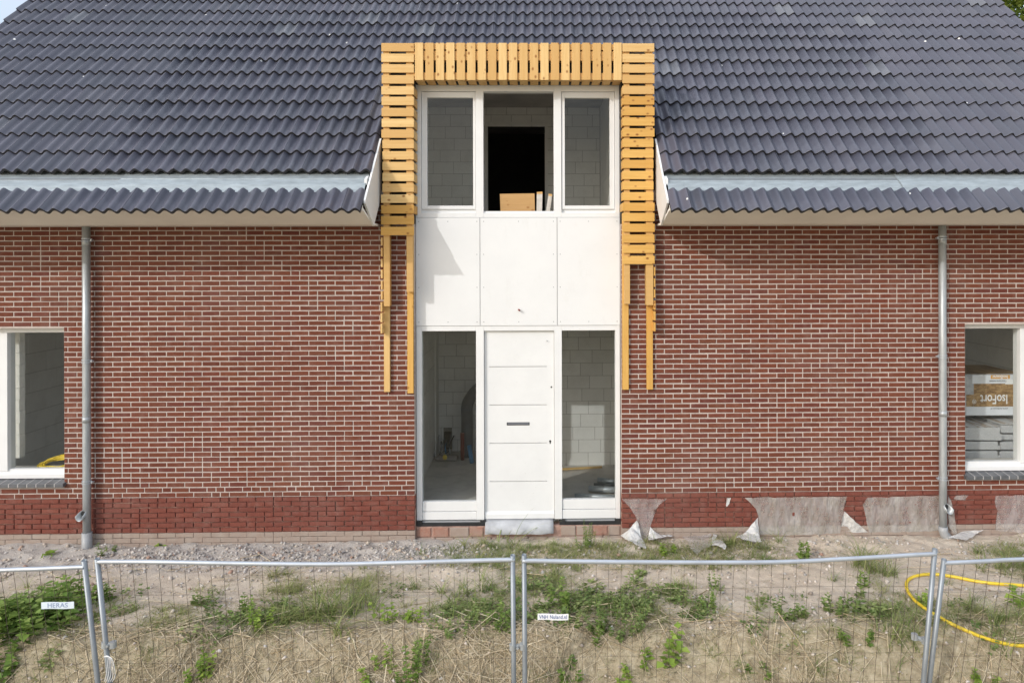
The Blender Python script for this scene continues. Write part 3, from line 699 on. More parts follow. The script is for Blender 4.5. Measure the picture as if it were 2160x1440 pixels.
# sidelights
for a,b,pyg in ((S1,S2,1057),(S5,S6,1055)):
    zg = zs(pyg); zm = zs(pyg+21); zl = Z1095
    mb = MB(); mb.box(a+.002,b-.002,YF+.02,.2,zm+.004,zg); mb.box(a+.002,b-.002,YF+.012,.2,zl,zm-.003); mb.box(a+.01,b-.01,YF+.04,.2,zm-.003,zm+.004); mb.build('bottom_rail',M['white'],frame,bevel=.003)
    mb = MB(); mb.box(a-.003,b+.003,.165,.171,zg-.003,Z697+.003); mb.build('pane',M['glass'],frame)
# front door
YDo = .155
mb = MB(); d0,d1 = S3+.004,S4-.004; zb_,zt2 = zs(1080),Z697-.006
mb.box(d0,d1,YDo+.022,.215,zb_,zt2); q0,q1 = P(1032.5,850,YDo).x,P(1153.5,850,YDo).x
mb.box(d0,q0,YDo,YDo+.023,zb_,zt2); mb.box(q1,d1,YDo,YDo+.023,zb_,zt2)
door = mb.build('front_door',M['white'],house)
ed = [697.5,773,853.5,934,1014.5,1080]; g_ = .0052
for i in range(5):
    zh = zt2 if i == 0 else P(1093,ed[i],YDo).z-g_; zl = zb_ if i == 4 else P(1093,ed[i+1],YDo).z+g_
    mb = MB(); mb.box(q0,q1,YDo-.0005,YDo+.0225,zl,zh); mb.build('door_panel',M['white'],door)
x0,x1,z0,z1 = RC(1069,1117,890.2,896.5,YDo); mb = MB(); mb.box(x0,x1,YDo-.0035,YDo,z0,z1); ls = mb.build('letter_slot',M['rubber'],door)
mb = MB(); mb.box(x0+.01,x1-.01,YDo-.006,YDo-.0036,z0+.012,z1-.006); mb.build('slot_flap',M['inkgrey'],ls)
for px,py,r in ((1163,817,.011),(1160.5,931,.014)):
    p = P(px,py,YDo); mb = MB(); mb.tube([p+Vector((0,.002,.006)),p+Vector((0,-.004,.006))],r,10); 
    if py>900: mb.box(p.x-.007,p.x+.007,-.004+p.y,p.y,p.z-.025,p.z)
    mb.build('keyhole',M['rubber'],door)
mb = MB(); zw0 = zs(1095); mb.prism([(d0,YDo-.02,zw0),(d0,YDo-.02,zb_-.03),(d0,YDo-.001,zb_+.0),(d0,.2,zb_),(d0,.2,zw0)],(d1-d0,0,0)); mb.build('weather_bar',M['white'],door,bevel=.002)
p = P(1153,718,YDo); mb = MB(); mb.tube([p,p+Vector((.008,-.03,-.004))],.005,8); mb.build('door_screw',M['galv'],door)
# threshold build-up
mb = MB()
for a,b in ((xa,S3+.02),(S4+.06,xb)):
    mb = MB(); x0,x1,z0,z1 = a,b,zs(1106),zs(1096); zc = z0+.034; mb.prism([(x0,.085,z0),(x1,.085,z0),(x1,.085,Z1095-.002),(x1-.07,.085,Z1095-.002),(x1-.07,.085,zc),(x0+.07,.085,zc),(x0+.07,.085,Z1095-.002),(x0,.085,Z1095-.002)],(0,.155,0))
    thr = mb.build('threshold_foil',M['black'],house)
    mb = MB(); mb.box(a+.072,b-.072,.115,.24,zs(1106)+.037,Z1095-.012); mb.build('threshold_profile',M['pvc'],thr)
x0,x1 = P(1023,1110,.03).x,P(1167.5,1110,.03).x; za,zb2 = P(1095,1095.5,.13).z,P(1095,1126,.0).z
mb = MB(); n = 16
for i in range(n+1):
    x = x0+(x1-x0)*i/n; w_ = .006*math.sin(i*1.3)+.004*math.sin(i*.5)
    mb.v += [(x,.14,za+.005),(x,.07+w_*.4,za-.02),(x,.035+w_,(za+zb2)/2),(x,-.01+w_*1.4,zb2+.004*math.sin(i*.9))]
mb.f = [(4*i+j,4*i+j+1,4*(i+1)+j+1,4*(i+1)+j) for i in range(n) for j in range(3)]
o = mb.build('door_apron',M['lead'],house,smooth=True); s_ = o.modifiers.new('solid','SOLIDIFY'); s_.thickness = .004
mb = MB(); mb.box(xa-.004,xb+.004,.075,.235,-.7,zs(1106)-.002); base = mb.build('entrance_footing',M['mortar_dark'],house)
zz = zs(1107)
for a,b,m_ in ((878,909,'softbrick'),(914,946,'softbrick'),(949,989,'mudbrick'),(990,1019,'softbrick'),(1183,1214,'mudbrick'),(1217,1250,'mudbrick'),(1253,1281,'softbrick'),(1284,1308,'mudbrick')):
    x0,x1 = P(a,1115,.06).x,P(b,1115,.06).x; v,f = brick_verts(x1-x0,.115,x0,zz-.12,.09,int(a),2); v = [(q[0],q[1]+.06,q[2]) for q in v]; MB().add(v,f).build('brick',M[m_],base)
for k in range(11):
    x0 = xa+.01+k*.235; v,f = brick_verts(.225,.06,x0,zz-.19,.09,int(k),2); v = [(q[0],q[1]+.05,q[2]) for q in v]; MB().add(v,f).build('brick',M['mudbrick'],base)

# ------------------------------------------------------------------ side windows
def side_window(X0,X1,Z0,Z1,mull,wide,side):
    w = empty('window',(0,0,0),house); mb = MB(); a,b = X0+.004,X1-.004
    st = .035; zb = Z0+.085
    mb.box(a,b,YF,.23,Z1-.062,Z1-.004)                 # head
    mb.box(a,a+st,YF,.23,zb,Z1-.062); mb.box(b-st,b,YF,.23,zb,Z1-.062)
    mb.box(mull-wide/2,mull+wide/2,YF-.002,.25,zb,Z1-.062)
    mb.prism([(a,YF-.03,Z0),(a,YF-.03,Z0+.05),(a,YF+.02,zb),(a,.23,zb),(a,.23,Z0)],(b-a,0,0))
    mb.build('frame',M['white'],w,bevel=.003)
    for x0,x1 in ((a+st,mull-wide/2),(mull+wide/2,b-st)):
        g = MB(); g.box(x0,x1,.17,.176,zb,Z1-.062); g.build('pane',M['glass'],w)
        s2 = MB(); s2.box(x0,x1,.13,.20,zb,zb+.022); s2.build('sash_rail',M['white'],w)
    # brick sill
    n = int((X1-X0+.06)/.1105); x = X1+.03 if side < 0 else X0-.02
    for k in range(n+1):
        xa_ = x-(k+1)*.111 if side < 0 else x+k*.111
        m3 = MB(); m3.prism([(xa_,-.055,Z0-.075),(xa_,-.055,Z0-.03),(xa_,.10,Z0-.006),(xa_,.10,Z0-.06)],(.101,0,0)); m3.build('sill_brick',M['sill'],w,bevel=.002)
    m3 = MB(); m3.prism([(X0-.01,-.0535,Z0-.070),(X0-.01,-.0535,Z0-.0312),(X0-.01,.10,Z0-.0072),(X0-.01,.10,Z0-.07)],(X1-X0+.02,0,0)); m3.build('sill_mortar',M['sillmortar'],w)
    m3 = MB(); m3.box(X0,X1,.25,.40,Z0+.02,zb-.012); m3.build('inner_sill',M['stud'],w)
side_window(WLX0,WLX1,WLZ0,WLZ1,(P(-2,800,YF).x+P(16,800,YF).x)/2-.02,.14,-1)
side_window(WRX0,WRX1,WRZ0,WRZ1,P(2152,800,YF).x+.07,.14,1)
# pale block pier behind the left window
x0,x1 = P(25,830,.36).x,P(41,830,.36).x; mb = MB(); z = P(30,966,.36).z
for k in range(12):
    mb.box(x0-.25,x1+rng.uniform(-.004,.004),.36+rng.uniform(0,.004),.46,z+.002,min(z+.148,2.58)); z += .15
mb.build('block_pier',M['block'],house)

# ------------------------------------------------------------------ downpipes
def downpipe(px,bend,spx,spy,sd):
    Yp = -.085; x = P(px,780,Yp).x; r = .0455; mb = MB(); zt3 = 3.60
    zs_ = P(px,spy,Yp).z
    zj = P(px,1118 if bend else 1122,Yp).z
    mb.tube([(x,Yp,zt3),(x,Yp,2.0),(x,Yp,.5),(x,Yp,zj-.01)],r,20)
    d = mb.build('downpipe',M['galv'],house,smooth=True)
    for e in d.data.edges: pass
    bl = MB()
    if bend:
        x2 = P(2003,1130,-.05).x; bl.tube([(x,Yp,zj+.05),(x,Yp,zj),(x+.015,Yp,zj-.05),(x2-.02,Yp,zj-.11),(x2,Yp,zj-.16),(x2,Yp,zj-.42)],.054,18)
    else: bl.tube([(x,Yp,zj+.0),(x,Yp,zj-.36)],.057,18)
    bl.build('drain_pipe',M['pvc'],d,smooth=True)
    for py in ((507,762,1017) if px<1000 else (502.5,752,1009)):
        z = P(px,py,Yp).z; c = MB()
        for dz in (-.018,.012): c.tube([(x,Yp,z+dz),(x,Yp,z+dz+.014)],r+.007,18)
        ex = .07 if px<1000 else -.07; c.box(min(x,x+ex),max(x,x+ex),Yp-.006,Yp+.008,z-.012,z+.018); c.tube([(x+ex*.95,Yp-.02,z+.002),(x+ex*.95,Yp+.03,z+.002)],.009,8)
        c.tube([(x,Yp+.03,z),(x,.01,z)],.008,8); c.build('pipe_clamp',M['rail'],d)
    # collars
    for z in (3.36,1.2):
        c = MB(); c.tube([(x,Yp,z),(x,Yp,z+.07)],r+.003,18); c.build('pipe_collar',M['galv'],d,smooth=True)
    # leaf trap: open scoop pointing forward
    s = MB(); n = 14; dx = sd
    ax = Vector((dx*.35,-.75,-.1)).normalized(); p0 = Vector((x,Yp,zs_)); rings = []
    for k,(t_,rr) in enumerate(((0,.04),(.05,.044),(.10,.048))):
        ring = []
        for i in range(n):
            a = 2*math.pi*i/n; ring.append(p0+ax*t_*(1.0-.9*max(0,math.sin(a))*(t_/.10)*.75)+Vector((math.cos(a)*rr*.95,0,math.sin(a)*rr*1.25))+Vector((0,-.015*0,0)))
        rings.append(ring)
    s.v = [q for g in rings for q in g]; s.f = [(r_*n+i,r_*n+(i+1)%n,(r_+1)*n+(i+1)%n,(r_+1)*n+i) for r_ in range(2) for i in range(n)]
    so = s.build('leaf_trap',M['galv'],d,smooth=True); sm_ = so.modifiers.new('solid','SOLIDIFY'); sm_.thickness = .004
    h = MB(); h.tube([p0+ax*.036+Vector((0,0,.012)),p0+ax*.047+Vector((0,0,.012))],.034,14); h.build('trap_opening',M['rubber'],d)
    return d
downpipe(182.5,False,176,1082,-1); downpipe(1988.5,True,1996,1068,1)

exec_rest = True
# ------------------------------------------------------------------ things in the house
def tube_thing(name,pts,r,m,label,cat,group=None,n=12):
    mb = MB(); mb.tube(pts,r,n); o = mb.build(name,m,None,smooth=True,loc=pts[0]); tag(o,label,cat,group); return o
def catmull(pts,k=8,closed=False):
    pts = [Vector(p) for p in pts]; out = []
    for i in range(len(pts)-1):
        p0,p1,p2,p3 = pts[max(i-1,0)],pts[i],pts[i+1],pts[min(i+2,len(pts)-1)]
        for j in range(k):
            t = j/k; out.append(.5*((2*p1)+(p2-p0)*t+(2*p0-5*p1+4*p2-p3)*t*t+(3*p1-p0-3*p2+p3)*t**3))
    return out+[pts[-1]]
# upstairs: sheet of plywood and two stud ends
def leaning(name,pp,Y,th,m,label,cat):
    pts = [P(a,b,Y) for a,b in pp]; pts[-1].z -= .05; pts[-2].z -= .05
    c = sum(pts,Vector())/len(pts); mb = MB(); mb.prism(pts,(0,th,0)); o = mb.build(name,m,None,loc=c); tag(o,label,cat); return o
leaning('plywood_sheet',[(1054.4,409),(1127.5,408),(1128.3,447),(1056,447)],.30,.018,M['ply'],'plywood offcut standing in the open middle upstairs window','plywood')
def stud(pp,lab):
    o = empty('timber_stud',P(*pp[3],.30)); tag(o,lab,'timber')
    pts = [P(a,b,.30) for a,b in pp]; pts[-1].z -= .05; pts[-2].z -= .05; mb = MB(); mb.prism(pts,(0,.045,0)); mb.build('shaft',M['stud'],o)
    a,b = P(*pp[0],.298),P(*pp[1],.298); mb = MB(); mb.prism([a,b,b+Vector((0,0,-.028)),a+Vector((0,0,-.028))],(0,.05,0)); mb.build('sawn_end',M['wood'],o)
stud([(1132.3,405),(1144.3,404.5),(1143.2,447),(1131.6,447)],'upright pale stud with sawn end just right of the plywood offcut')
stud([(1157,408.5),(1164.8,409.5),(1158.8,447),(1150.3,447)],'leaning pale stud nearest the right mullion of the upstairs window')
# hall
def hall(px,py,Y): return P(px,py,Y)
zf = 0.0-.02
YDk = 2.75; xk = P(985,900,YDk).x; zk = P(985,866,YDk).z
mb = MB(); pts = catmull([(xk,YDk,zf),(xk,YDk,.6),(xk,YDk,P(985,860,YDk).z),(xk+.03,YDk,P(985,845,YDk).z),(P(1003,825,YDk).x,YDk,P(1003,825,YDk).z),(P(1030,800,YDk).x,YDk,P(1030,800,YDk).z)],6)
mb.tube(pts,.095,18); d_ = mb.build('ventilation_duct',M['duct'],None,smooth=True,loc=(xk,YDk,zf)); tag(d_,'dark grey ventilation duct rising and bending in the hall','duct')
Yr = 2.55; x_ = P(975.3,945,Yr).x; tube_thing('drain_stub',[(x_,Yr,zf),(x_,Yr,P(975,913,Yr).z)],.032,M['red'],'dull red drain pipe stub standing on the hall floor','pipe')
Yr = 2.35; x_ = P(993,960,Yr).x; tube_thing('water_pipe',[(x_+.02,Yr,zf),(x_-.03,Yr+.05,P(990,940,Yr).z)],.035,M['blue'],'light blue pipe stub standing in front of the grey duct','pipe')
o = empty('cable_bundle',P(938,970,2.7)); tag(o,'tangle of grey and blue conduits coming out of the hall wall','cable')
for k in range(9):
    a = P(922+k*4.5+rng.uniform(-2,2),912+rng.uniform(0,22),3.0); a.y = 3.05; b = P(918+k*4.2+rng.uniform(-6,6),958+rng.uniform(-6,14),2.6); b.z = max(b.z,.02); m_ = (a+b)/2+Vector((rng.uniform(-.06,.06),-.08,rng.uniform(-.03,.05)))
    mb = MB(); mb.tube(catmull([a,m_,b],5),.011,6); mb.build('conduit',rng.choice([M['galv'],M['blue'],M['pvc'],M['duct']]),o,smooth=True)
b = P(938,962,2.45); b.z = .06; mb = MB(); mb.tube([b,b+Vector((.02,-.12,.02))],.035,12); mb.build('pipe_socket',M['hose'],o,smooth=True)
mb = MB(); mb.box(b.x-.16,b.x+.2,b.y,b.y+.2,zf,.05); mb.build('mortar_lump',M['rubble'],o,bevel=.04)
for k,(pa,ya,pb,yb,rr,Y) in enumerate(((1213,1047,1305,1043,.034,.52),(1243,1036,1305,1032,.042,.72),(1254,1019,1305,1020,.036,.95),(1262,1013,1305,1010,.04,1.1))):
    a = P(pa,ya,Y); b = P(pb,yb,Y); a.z = b.z = zf+rr*(1 if k%2==0 else 1.6); a.y += .1; b.x += .25
    b.x = min(b.x,1.17)
    lab = ['thin grey pipe lying nearest the glass of the right sidelight','thick pale grey pipe lying second from the glass in the hall','dark grey pipe lying third from the glass in the hall','farthest grey pipe lying on the hall floor right of the door'][k]
    mb = MB(); mb.tube([a,b],rr,16); o = mb.build('grey_pipe',M['galv'] if k!=2 else M['duct'],None,smooth=True,loc=a); tag(o,lab,'pipe','grey pipes on the hall floor')
a = P(1183,998,1.85); b = P(1270,989,1.95); mb = MB(); a.z = b.z = 0.0; mb.prism([a,b,b+Vector((0,0,.025)),a+Vector((0,0,.025))],(0,.04,0)); o = mb.build('wood_lath',M['wood'],None,loc=a); tag(o,'thin pine lath on the hall floor along the block wall','lath')
# yellow hose coil in left window
c0 = P(112,985,.36); c0.z = WLZ0+.045; pts = []
for k in range(150):
    a = k*.35; r1 = .30-.0007*k+.01*math.sin(k*1.7); pts.append((c0.x+.1+r1*math.cos(a)*.95,.34+.04*math.sin(a*1.0)+.07*math.sin(a),c0.z+.02+.02*math.sin(k*.9)+(.085*max(0,math.sin(a))+.0002*k)))
tube_thing('yellow_hose',pts,.0075,M['hose'],'coiled yellow hose lying on the sill of the window by the downpipe','hose')
# insulation behind right window
def text_mesh(s,size,m,parent,loc,rot,name='lettering',squash=1.0,bold=0,spacing=1.0):
    cu = bpy.data.curves.new(name,'FONT'); cu.body = s; cu.size = size; cu.align_x = 'CENTER'; cu.align_y = 'CENTER'; cu.extrude = .0006; cu.offset = bold; cu.space_character = spacing
    tmp = bpy.data.objects.new('tmp',cu); scene.collection.objects.link(tmp); bpy.context.view_layer.update()
    me = bpy.data.meshes.new_from_object(tmp.evaluated_get(bpy.context.evaluated_depsgraph_get())); bpy.data.objects.remove(tmp)
    me.materials.clear(); me.materials.append(m); o = bpy.data.objects.new(name,me); link(o,parent); o.location = Vector(loc)-(ORG.get(parent,Vector((0,0,0)))); o.rotation_euler = rot; o.scale = (squash,1,1); return o
YI = .62
def pbox(mb,px0,px1,py0,py1,Y,th): x0,x1,z0,z1 = RC(px0,px1,py0,py1,Y); mb.box(x0,x1,Y,Y+th,z0,z1); return x0,x1,z0,z1
zbase = -.02
cx_l = P(2112,930,YI).x
def eps_stack(x0,x1,Y0,ys_,lab,loc):
    o = empty('insulation_stack',(x0,Y0,zbase)); tag(o,lab,'insulation')
    k = 0
    for (a,b,dx,dy) in ys_:
        z1,z0 = P((2045 if x0<6 else 2125),a,Y0).z,P(2045,b,Y0).z; h = z1-z0; mb = MB(); ax,bx = x0,x1+dx
        mb.prism([(ax,Y0+dy,z0+h*.08),(bx-.012,Y0+dy,z0+.004),(bx,Y0+dy,z0+h*.12),(bx-.003,Y0+dy,z0+h*.47),(bx-.035,Y0+dy+.0,z0+h*.52),(bx-.035,Y0+dy,z1-.006),(ax,Y0+dy,z1-.004)],(0,.9,0)); mb.build('insulation_board',M['eps'],o,bevel=.006)
    zlow = P(2045,ys_[-1][1],Y0).z; zz_ = zlow-.002; 
    while zz_ > zbase+.02:
        mb = MB(); mb.box(x0,x1-.01,Y0+.01,Y0+.9,max(zbase,zz_-.1),zz_-.004); mb.build('insulation_board',M['eps'],o); zz_ -= .1
    return o
xl0 = P(2020,930,YI).x; xl1 = P(2112,930,YI).x
left_st = eps_stack(xl0,xl1,YI,[(901,930,.02,0),(931,950,.0,.012),(951,971,-.012,.004),(972,990,-.02,.01)],'grey insulation boards stacked at the left under the printed package',None)
yR = YI+.06; xr0 = xl1+.03; xr1 = P(2175,930,yR).x
right_st = eps_stack(xr0,xr1,yR,[(896,915,0,0),(916,930,.0,.015),(931,950,0,.0),(951,970,0,.014),(971,990,0,.0)],'grey insulation boards stacked at the right under the printed package',None)
# package tops (printed wrap)
for st,x0,x1,Y0,py in ((left_st,xl0,xl1-.03,YI,900.5),(right_st,xr0,xr1,yR,895.5)):
    z = P(2060,py,Y0).z; mb = MB(); mb.box(x0,x1,Y0+.004,Y0+.9,z,z+.004); mb.build('printed_wrap',M['packtop'],st)
YPk = YI+.30
x0,x1 = P(2030,830,YPk).x,P(2162,830,YPk).x; z0 = P(2090,876,YPk).z; z1 = P(2090,789,YPk).z
pk = empty('insulation_package',(x0,YPk,z0)); tag(pk,'printed insulation package with upside down lettering on top of the stacks','package')
mb = MB(); mb.prism([(x0,YPk,z0),(x0,YPk,z1-.02),(x0,YPk+.02,z1),(x0,YPk+.9,z1),(x0,YPk+.9,z0)],(x1-x0,0,0)); mb.build('wrapper',M['wrap'],pk)
mb = MB(); mb.box(x0,x1,YPk+.02,YPk+.9,z1+.001,z1+.003); mb.build('printed_top',M['printstraw'],pk)
def pr(px0,px1,py0,py1,m,nm,d): mb = MB(); a,b,c,e = RC(px0,px1,py0,py1,YPk); mb.box(a,b,YPk-d,YPk-d+.0015,c,e); mb.build(nm,m,pk)
pr(2051,2150,790.5,808.5,M['printwhite'],'print_band',.002); pr(2089.5,2130,790.5,798.5,M['orange'],'print_tag',.004); pr(2054,2150,809,857,M['printstraw'],'print_band',.002); pr(2038,2053.5,832,857,M['printstraw'],'print_band',.002); pr(2038,2150,857.3,875,M['printwhite'],'print_band',.002)
pr(2120,2136,799.5,810,M['textwhite'],'print_tag',.006)
up = (rad(90),rad(180),0); upc = (rad(90),rad(180),0)
def utext(s,px,py,hpx,m,bold=0,sq=1.0,sp=1.0):
    p = P(px,py,YPk-.006); text_mesh(s,hpx/157*1.37,m,pk,p,upc,'lettering',sq,bold,sp)
utext('IsoFort',2097,841,21,M['textwhite'],.002,.73); utext('IsoBouw',2110,794.3,7.6,M['textwhite'],.0015,.95); utext('www.isobouw.nl',2108,861.5,4.2,M['inkgrey'],0,1); utext('Duurzame isolatie',2105,803.5,4.2,M['inkgrey'],0,.9)
utext('®',2055,846,9,M['textwhite'],0,1)

# ------------------------------------------------------------------ plastic sheets
def sheet(pts,m,label,Yfun=None,flat=False,fold=.012,seed=0,lift=.055):
    """torn polygon sheet; points are (px,py) on the plinth face or (px,py,'g') on the soil"""
    P3 = []
    for q in pts:
        if len(q) == 3 and q[2] == 'g': P3.append(G(q[0],q[1],lift))
        elif len(q) == 3: P3.append(P(q[0],q[1],q[2]))
        else: P3.append(P(q[0],q[1],-.014))
    n0 = len(P3); rs = random.Random(seed)
    # ragged edge
    out = []
    for i in range(n0):
        a,b = P3[i],P3[(i+1)%n0]; L = (b-a).length; k = max(1,int(L/.05))
        for j in range(k):
            p = a.lerp(b,j/k)
            if j: p = p+Vector((rs.uniform(-.006,.006),0,rs.uniform(-.006,.006)))
            out.append(p)
    c = sum(out,Vector())/len(out); bm = bmesh.new(); vs_ = [bm.verts.new(p-c) for p in out]; bm.faces.new(vs_)
    bmesh.ops.triangulate(bm,faces=bm.faces[:],quad_method='BEAUTY',ngon_method='BEAUTY')
    for _ in range(2): bmesh.ops.subdivide_edges(bm,edges=[e for e in bm.edges if e.calc_length()>.05],cuts=1,use_grid_fill=False); bmesh.ops.triangulate(bm,faces=bm.faces[:])
    for v in bm.verts:
        w = v.co+c; nz = float(fbm(w.x*9+seed,w.z*9+w.y*7,3,seed))-.45; v.co.y -= max(-.010,nz*fold*2.2)
        if flat: v.co.z += nz*fold*1.5
    me = bpy.data.meshes.new('plastic_sheet'); bm.to_mesh(me); bm.free(); me.materials.append(m); me.polygons.foreach_set('use_smooth',[True]*len(me.polygons))
    o = bpy.data.objects.new('plastic_sheet',me); link(o); o.location = c; tag(o,label,'plastic sheet','torn plastic sheets along the plinth'); return o
c7 = lambda x,y: (1280+x/6.353,1020+y/6.353)
c8 = lambda x,y: (1860+x/7.2,1000+y/7.2)
sheet([c7(*q) for q in ((200,208),(420,200),(610,200),(810,203),(700,285),(630,400),(592,545),(575,640),(540,740),(482,735),(440,610),(402,490),(385,430),(325,335),(255,260))],M['film'],'torn hanging sheet nearest the entrance with arched cut',seed=1)
sheet([(*c7(400,482),-.03),(*c7(440,600),-.05),(*c7(478,745),-.12),(*c7(530,905),'g'),(*c7(520,928),'g'),(*c7(380,872),'g'),(*c7(180,752),'g'),(*c7(300,610),-.08)],M['film_white'],'white crumpled flap on the soil beside the right entrance corner',fold=.03,seed=2)
sheet([(*c7(582,575),-.02),(*c7(640,640),-.04),(*c7(720,688),-.10),(*c7(860,690),'g'),(*c7(885,755),'g'),(*c7(690,790),'g'),(*c7(560,812),'g'),(*c7(548,740),-.10)],M['film_white'],'small white flap drooping behind a green weed at the plinth',fold=.03,seed=3)
sheet([(*c7(1015,758),'g'),(*c7(1170,702),'g'),(*c7(1400,722),'g'),(*c7(1410,800),'g'),(*c7(1390,890),'g'),(*c7(1250,962),'g'),(*c7(1208,1000),'g'),(*c7(1125,930),'g'),(*c7(1090,850),'g')],M['film'],'loose torn grey sheet lying flat on the dry grass',flat=True,fold=.03,seed=4)
sheet([(*c7(1420,725),'g'),(*c7(1480,700),'g'),(*c7(1465,785),'g'),(*c7(1560,822),'g'),(*c7(1603,900),'g'),(*c7(1575,948),'g'),(*c7(1480,885),'g'),(*c7(1398,892),'g')],M['film_white'],'small bright curled scrap right of the loose grey sheet',flat=True,fold=.05,seed=5)
sheet([(1571,1049.5),(1650,1048.5),(1720,1047.5),(1787,1047),(1780,1075),(1776,1100),(1772,1124),(1700,1127),(1650,1128),(1602.7,1126),(1601,1108),(1599.5,1089),(1595,1073.5),(1582,1059)],M['film_dirty'],'wide dusty sheet covering the plinth left of the triangular tear',seed=6,fold=.02)
sheet([(*c7(2025,452),-.03),(*c7(2040,640),-.06),(*c7(2075,835),'g'),(*c7(1950,838),'g'),(*c7(1728,772),'g'),(*c7(1860,640),-.10),(*c7(1940,545),-.06)],M['film_white'],'bright triangular flap fallen at the left end of the dusty sheet',fold=.03,seed=7)
sheet([(1780,1077,-.03),(1800,1095,-.05),(1831,1125,'g'),(1800,1128,'g'),(1772,1125,'g'),(1776,1100,-.05)],M['film_white'],'pointed white flap folded down in the triangular tear',fold=.02,seed=8)
sheet([(1831,1049),(1880,1047.5),(1930,1046),(1983,1045),(1985,1080),(1984,1118),(1942,1120),(1880,1122),(1833,1122),(1828,1100),(1823.5,1077.5),(1820,1065)],M['film_dirty'],'greenish dusty sheet on the plinth left of the right downpipe',seed=9,fold=.02)
sheet([(*c8(1005,318),-.03),(*c8(1055,395),-.03),(*c8(1110,640),-.03),(*c8(1145,905),-.06),(*c8(1085,905),-.06),(*c8(1010,770),-.03)],M['film_dirty'],'narrow torn strip hanging behind the bend of the right downpipe',seed=10)
sheet([(*c8(1090,1000),'g'),(*c8(1250,930),'g'),(*c8(1560,838),-.06),(*c8(1480,945),'g'),(*c8(1280,1072),'g'),(*c8(1010,1022),'g')],M['film_white'],'folded white strip on the soil right of the bent drain pipe',fold=.02,seed=11)
sheet([c8(*q) for q in ((1735,332),(1900,322),(2160,316),(2400,312),(2400,885),(2160,885),(1900,870),(1718,840),(1765,790),(1810,740),(1770,600),(1722,490))],M['film'],'creased pinkish sheet at the far right under the sill',fold=.03,seed=12)
sheet([c8(*q) for q in ((1092,370),(1130,322),(1320,320),(1262,393),(1150,388))],M['film'],'small scrap still stuck on the brick right of the downpipe',seed=13)
sheet([c7(*q) for q in ((1610,190),(1665,190),(1640,270),(1610,308),(1597,290))],M['film_white'],'tiny white strip hanging alone above the bare plinth brick',seed=14)

